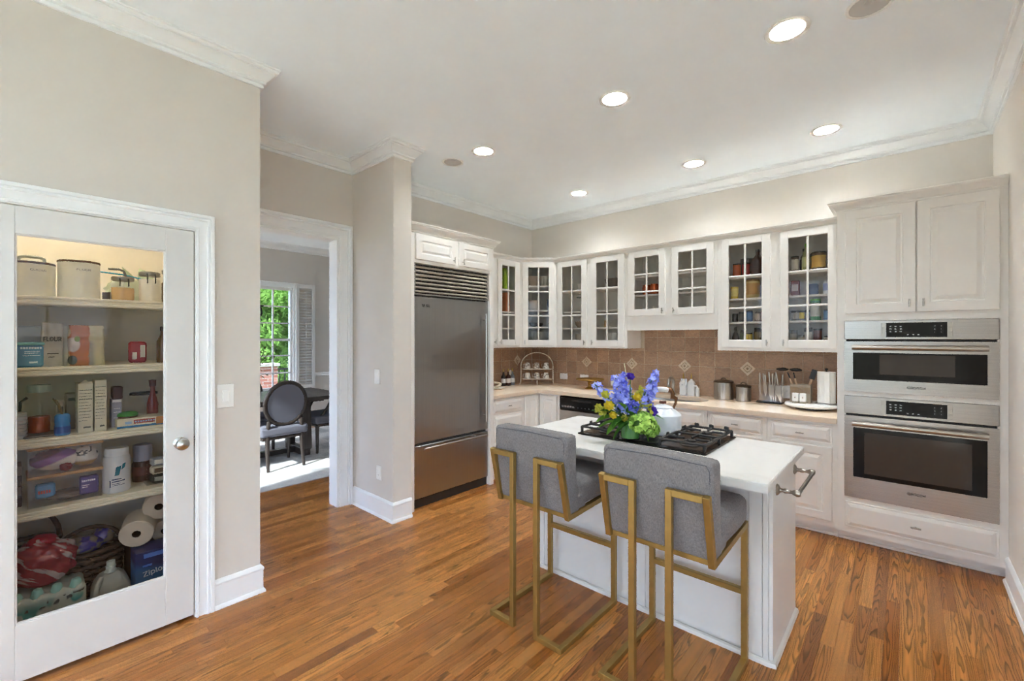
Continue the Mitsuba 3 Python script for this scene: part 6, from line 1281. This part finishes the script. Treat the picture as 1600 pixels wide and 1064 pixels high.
item('bowl', -3.26, 4.40, 1.8005, .07, .14, '#5f7390', 'grey-blue bowl on the second shelf of the ' + CB, 'bowl'); item('bowl', -3.40, 4.26, 1.6005, .09, .05, '#3a2c26', 'dark brown bowl on the third shelf of the ' + CB, 'bowl'); item('bowl', -3.25, 4.40, 1.6005, .06, .05, '#7d3a30', 'red bowl on the third shelf of the ' + CB, 'bowl'); item('bowl', -3.38, 4.30, 1.3735, .12, .17, '#a9a8a4', 'big grey bowl on the bottom shelf of the ' + CB, 'bowl')
FC = 'cabinet beside the refrigerator'
def fitem(kind, y, z_, r, h, c, label, cat_, lab=None):
    k = thing(kind, label, cat_); part(k, 'body', box(-3.60, -3.47, y - r, y + r, z_, z_ + h, .003), mat(c, .5))
    if lab: part(k, 'band', box(-3.4705, -3.469, y - r * .7, y + r * .7, z_ + h * .4, z_ + h * .7), mat(lab, .5))
fitem('book', 3.660, 2.0355, .014, .165, '#6f2a1c', 'red-brown book on the top shelf of the ' + FC, 'book', '#c9a06a'); fitem('book', 3.692, 2.0355, .014, .18, '#4a2a20', 'dark brown book on the top shelf of the ' + FC, 'book', '#a98a5a')
fitem('book', 3.775, 2.0355, .022, .24, '#8fae2c', 'lime green book on the top shelf of the ' + FC, 'book'); fitem('book', 3.815, 2.0355, .015, .22, '#6f9428', 'darker green book right of the lime one in the ' + FC, 'book')
fitem('book', 3.815, 1.7755, .034, .22, '#c0764a', 'orange-tan board standing on the second shelf of the ' + FC, 'board')
for i, (y, zz) in enumerate(((3.68, 1.7755), (3.68, 1.5855), (3.80, 1.5855))): item('glass_jug', -3.53, y, zz, .045, .15, '#fff', 'tall clear glass %s of the %s' % (('on the second shelf', 'at the left of the third shelf', 'at the right of the third shelf')[i], FC), 'glass')
item('drinking_glass', -3.53, 3.74, 1.3735, .045, .17, '#fff', 'clear glass on the bottom shelf of the ' + FC, 'glass')

# ================================================================ DINING ROOM
solo('rug', box(-7.2, -4.56, -0.4, 3.9, -0.0005, 0.010, .004), rug_m, 'large pale grey mottled rug under the dining table', 'rug')
RZ = 0.0105
k = thing('dining_table', 'dark wood dining table with a trestle base on the pale rug', 'table')
tx0, tx1, ty0, ty1, tzt = -6.32, -5.27, 0.3, 2.79, 0.765
part(k, 'tabletop', box(tx0, tx1, ty0, ty1, tzt - .045, tzt, .006), darkwood)
part(k, 'apron', box(tx0 + .12, tx1 - .12, ty0 + .2, ty1 - .25, tzt - .075, tzt - .0455, .003), darkwood)
for yy in (2.40, 0.75):
    part(k, 'trestle_foot', box(-6.10, -5.55, yy - .045, yy + .045, RZ, RZ + .085, .006), darkwood); part(k, 'trestle_head', box(-6.10, -5.55, yy - .045, yy + .045, tzt - .12, tzt - .0755, .006), darkwood)
    for a, b in ((-6.06, -6.02), (-5.60, -5.56)): part(k, 'trestle_leg', bar((a if a < -5.8 else b, yy, RZ + .08), (b if a < -5.8 else a, yy, tzt - .115), .085, .10, (0, 1, 0), .004), darkwood)
part(k, 'stretcher', box(-5.87, -5.79, 0.795, 2.355, RZ + .015, RZ + .075, .004), darkwood)
part(k, 'centre_post', box(-5.90, -5.76, 1.5, 1.64, RZ + .0755, tzt - .0755, .006), darkwood)
def dining_chair(label, x, y, ang, arms=False):
    """local: back at y=+, seat towards -y, x across; ang turns it"""
    k = thing('dining_chair', label, 'chair', None); F = lambda m: fr(m, ang, x, y)
    w, d, sh = .25, .24, .46
    # oval back, leaning slightly
    def bp(a, rx, rz, o): return (rx * math.cos(a), .23 + .035 * math.sin(a) + o, .725 + rz * math.sin(a))
    part(k, 'back_frame', F(tube([bp(a, .215, .236, 0) for a in np.linspace(0, 2 * PI, 41)], .024, 8, False)), darkwood, True)
    V = [bp(0, 0, 0, s) for s in (.02, -.02)]; n = 32; f = []
    for s in (.018, -.022): V += [bp(a, .196, .217, s) for a in np.arange(n) * 2 * PI / n]
    for j in range(n):
        q = (j + 1) % n; f += [[0, 2 + q, 2 + j], [1, 2 + n + j, 2 + n + q]]
    part(k, 'back_panel', F(tm(V, f)), dinefab)
    part(k, 'seat', F(soft_box(-w, w, -.25, .235, sh - .095, sh + .015, .03, .012)), dinefab, True)
    part(k, 'seat_frame', F(box(-w + .01, w - .01, -.24, .225, sh - .125, sh - .0955, .006)), darkwood)
    for s in (-1, 1):
        part(k, 'leg', F(tube([(s * .175, .225, .545), (s * .18, .205, sh - .06), (s * .185, .215, .2), (s * .19, .255, 0)], [.020, .026, .022, .017], 8)), darkwood, True)
        part(k, 'leg', F(tube([(s * .205, -.215, sh - .1), (s * .205, -.215, .2), (s * .205, -.215, 0)], [.026, .022, .016], 8)), darkwood, True)
    if arms:
        for s in (-1, 1):
            part(k, 'arm', F(tube([(s * .20, .24, .66), (s * .25, .12, .655), (s * .255, -.05, .645), (s * .255, -.075, .63), (s * .235, -.09, .58), (s * .225, -.14, .50), (s * .215, -.19, .44), (s * .21, -.21, .39)], .018, 8)), darkwood, True)
    return k
dc = [dining_chair('dark oval-backed dining chair with grey upholstery, its back to the doorway', -5.41, 2.005, -90),
      dining_chair('dark dining armchair with a grey seat at the right end of the dining table', -5.76, 2.745, 0, True),
      dining_chair('dark oval-backed dining chair across the table, half hidden by the door casing', -6.20, 1.96, 90)]
for kk in dc:
    for q in list(scene):
        if q.startswith(kk + '__'): scene[q]['to_world'] = T4().translate([0, 0, RZ])
k = thing('window_shutter', 'open white louvred shutter standing against the wall right of the dining window', 'shutter')
sy0, sy1, sz0, sz1 = 3.125, 3.445, 0.58, 2.375
X0 = XW + .030
part(k, 'frame', cat([box(X0, X0 + .028, sy0, sy0 + .05, sz0, sz1, .002), box(X0, X0 + .028, sy1 - .05, sy1, sz0, sz1, .002), box(X0, X0 + .028, sy0 + .05, sy1 - .05, sz0, sz0 + .09, .002), box(X0, X0 + .028, sy0 + .05, sy1 - .05, sz1 - .07, sz1, .002)]), trim_m)
n = 34
for i in range(n):
    zz = sz0 + .115 + i * (sz1 - sz0 - .20) / (n - 1)
    part(k, 'slat', bar((X0 + .014, sy0 + .05, zz), (X0 + .014, sy1 - .05, zz), .0060, .034, (0.97, 0, -0.25), .002), trim_m)
part(k, 'tilt_rod', box(X0 + .036, X0 + .044, (sy0 + sy1) / 2 - .004, (sy0 + sy1) / 2 + .004, sz0 + .12, sz1 - .12, .001), trim_m)
k = thing('chandelier', 'black scrolled iron chandelier over the dining table, only an arm tip showing', 'chandelier')
chx, chy = -5.80, 1.50
part(k, 'stem', tube([(chx, chy, CZ), (chx, chy, 2.2), (chx, chy, 1.70)], .012, 8), iron_m, True); part(k, 'canopy', lathe([(0, 0), (.06, 0), (.05, -.03), (0, -.035)], 20, chx, chy, CZ), iron_m, 40)
for i in range(6):
    a = PI / 2 + i * PI / 3; c, s = math.cos(a), math.sin(a)
    pts = [(0.0, 1.74), (.10, 1.66), (.25, 1.63), (.40, 1.68), (.47, 1.76), (.46, 1.83), (.40, 1.845), (.37, 1.80), (.40, 1.77)]
    ak = part(k, 'arm', tube([(chx + c * r, chy + s * r, h) for r, h in pts], [.012, .012, .011, .011, .010, .010, .009, .007, .006], 8), iron_m, True)
    part(ak, 'cup', lathe([(0, 0), (.028, .004), (.034, .02), (0, .02)], 16, chx + c * .455, chy + s * .455, 1.84), iron_m, 40)
k = thing('branch_vase', 'dark vase of leafy branches standing on the dining table', 'vase arrangement')
bx_, by_ = -5.80, 1.88
part(k, 'vase', lathe([(0, 0), (.05, 0), (.075, .06), (.06, .16), (.035, .22), (.04, .25), (0, .25)], 24, bx_, by_, tzt + .001), mat('#2b2b2d', .3), 40)
for i in range(6):
    a = i * 1.05 + .3; e = (bx_ + .05 * math.cos(a), by_ + .05 + .12 * math.sin(a), tzt + .50 + .02 * i); part(k, 'branch', tube([(bx_, by_, tzt + .2), ((bx_ + e[0]) / 2, (by_ + e[1]) / 2, tzt + .42), e], .004, 6), mat('#4a3a2c', .8), True)
lr = np.random.default_rng(3); ms = []
for i in range(60):
    c = np.array([bx_, by_ + .04, tzt + .46]) + lr.normal(0, 1, 3) * [.07, .075, .09]; e = c + lr.normal(0, .035, 3); ms.append(leaf(c, e, .012, .004))
part(k, 'foliage', cat(ms), mat('#5c5530', .7), kind='stuff')

# ================================================================ OUTSIDE THE DINING WINDOW
struct('ground', box(-40, -8.0, -30, 40, -0.25, -0.15), pmat('lawn', lambda p, n, uv: mix((0.06, 0.10, 0.03), (0.14, 0.18, 0.06), fbm(p.x * 2, p.y * 2, 0.0)), .95))
struct('terrain', cat([box(5.3, 60, -60, 60, -0.3, -0.2), box(-40, 5.3, -60, -3.9, -0.3, -0.2)]), 'lawn')
def brickfn(p, n, uv):
    r = dr.floor(p.z / .075); s = (p.y + p.x) / .21 + .5 * (r - 2 * dr.floor(r / 2)); fx = s - dr.floor(s); fz = p.z / .075 - r
    mort = dr.select((fx < .05) | (fz < .14), 1.0, 0.0); return mix(mix((0.30, 0.10, 0.07), (0.46, 0.20, 0.15), cell_rand(dr.floor(s), r)), (0.55, 0.50, 0.46), mort)
k = thing('brick_wall', 'low red brick garden wall outside the dining window', 'wall')
part(k, 'masonry', box(-11.3, -11.0, 1.0, 4.08, -0.16, 0.80), pmat('brickwork', brickfn, .9)); part(k, 'coping', box(-11.34, -10.96, .96, 4.12, .80, .87, .01), mat('#b9b3a8', .9))
k = thing('garden_railing', 'black metal railing beside the brick wall outside', 'railing')
part(k, 'rails', cat([box(-11.2, -11.16, 4.12, 6.5, .70, .74), box(-11.2, -11.16, 4.12, 6.5, 0, .04)]), iron_m)
for i in range(20): part(k, 'baluster', box(-11.19, -11.17, 4.17 + i * .12, 4.19 + i * .12, .04, .70), iron_m)
scene['tree_leaf'] = {'type': 'principledthin', 'base_color': rgb('#7fa653'), 'roughness': 0.6, 'diff_trans': 0.9, 'spec_trans': 0.0}
scene['tree_leaf_dark'] = {'type': 'principledthin', 'base_color': rgb('#5b8742'), 'roughness': 0.6, 'diff_trans': 0.8, 'spec_trans': 0.0}
def foliage(c, rad, n, s, seed):
    r = np.random.default_rng(seed); d = r.normal(0, 1, (n, 3)); d /= np.linalg.norm(d, axis=1, keepdims=True)
    cl = r.normal(0, 1, (14, 3)); cl /= np.linalg.norm(cl, axis=1, keepdims=True); base = cl[r.integers(0, 14, n)] * r.uniform(.35, .85, (n, 1)); p = np.array(c) + (base + d * .30 * r.random((n, 1)) ** .5) * rad
    a = r.normal(0, 1, (n, 3)); a /= np.linalg.norm(a, axis=1, keepdims=True); b = np.cross(a, r.normal(0, 1, (n, 3))); b /= np.linalg.norm(b, axis=1, keepdims=True)
    q = r.uniform(.7, 1.3, (n, 1)) * s; V = np.stack([p - a * q, p + b * q * .45, p + a * q, p - b * q * .45], 1).reshape(-1, 3); i = np.arange(n)[:, None] * 4
    return tm(V, np.vstack([i + [0, 1, 2], i + [0, 2, 3]]))
for j, (x, y, zc, r_, h, lab) in enumerate(((-14.5, 5.0, 2.0, 1.7, 0, 'leafy green tree right behind the brick wall outside the dining window'), (-18.6, 7.7, 2.5, 2.2, 1, 'darker leafy tree behind the nearest one outside the dining window'), (-24.3, 8.9, 3.8, 3.4, 0, 'tall bright green tree farther back outside the dining window'), (-17.0, 11.8, 2.6, 2.2, 1, 'dark tree at the far right outside the dining window'), (-19.4, 2.7, 2.8, 2.4, 0, 'green tree at the left outside the dining window'), (-32.0, 13.0, 5.5, 4.4, 1, 'largest dark tree in the far background outside'))):
    k = thing('garden_tree', lab, 'tree'); part(k, 'trunk', tube([(x, y, -.15), (x + .1, y, zc * .5), (x, y + .1, zc + r_ * .5)], [.16, .12, .05], 8), mat('#4b4038', .9), True)
    part(k, 'foliage', foliage((x, y, zc), np.array([r_, r_, r_ * 1.05]), 9000, .10 if r_ < 2.4 else .15, 40 + j), ('tree_leaf', 'tree_leaf_dark')[h], kind='stuff')
for j, (x, y, r_) in enumerate(((-12.3, 3.0, .8), (-12.4, 4.75, .8), (-12.6, 6.6, .9))):
    k = thing('garden_shrub', 'rounded green shrub outside the dining window, %s of three' % ('left', 'middle', 'right')[j], 'shrub'); part(k, 'foliage', foliage((x, y, .5), np.array([r_, r_, r_ * .9]), 5000, .07, 60 + j), 'tree_leaf', kind='stuff'); part(k, 'stem', tube([(x, y, -.15), (x, y, .2), (x, y, .5)], .04, 6), mat('#4b4038', .9))
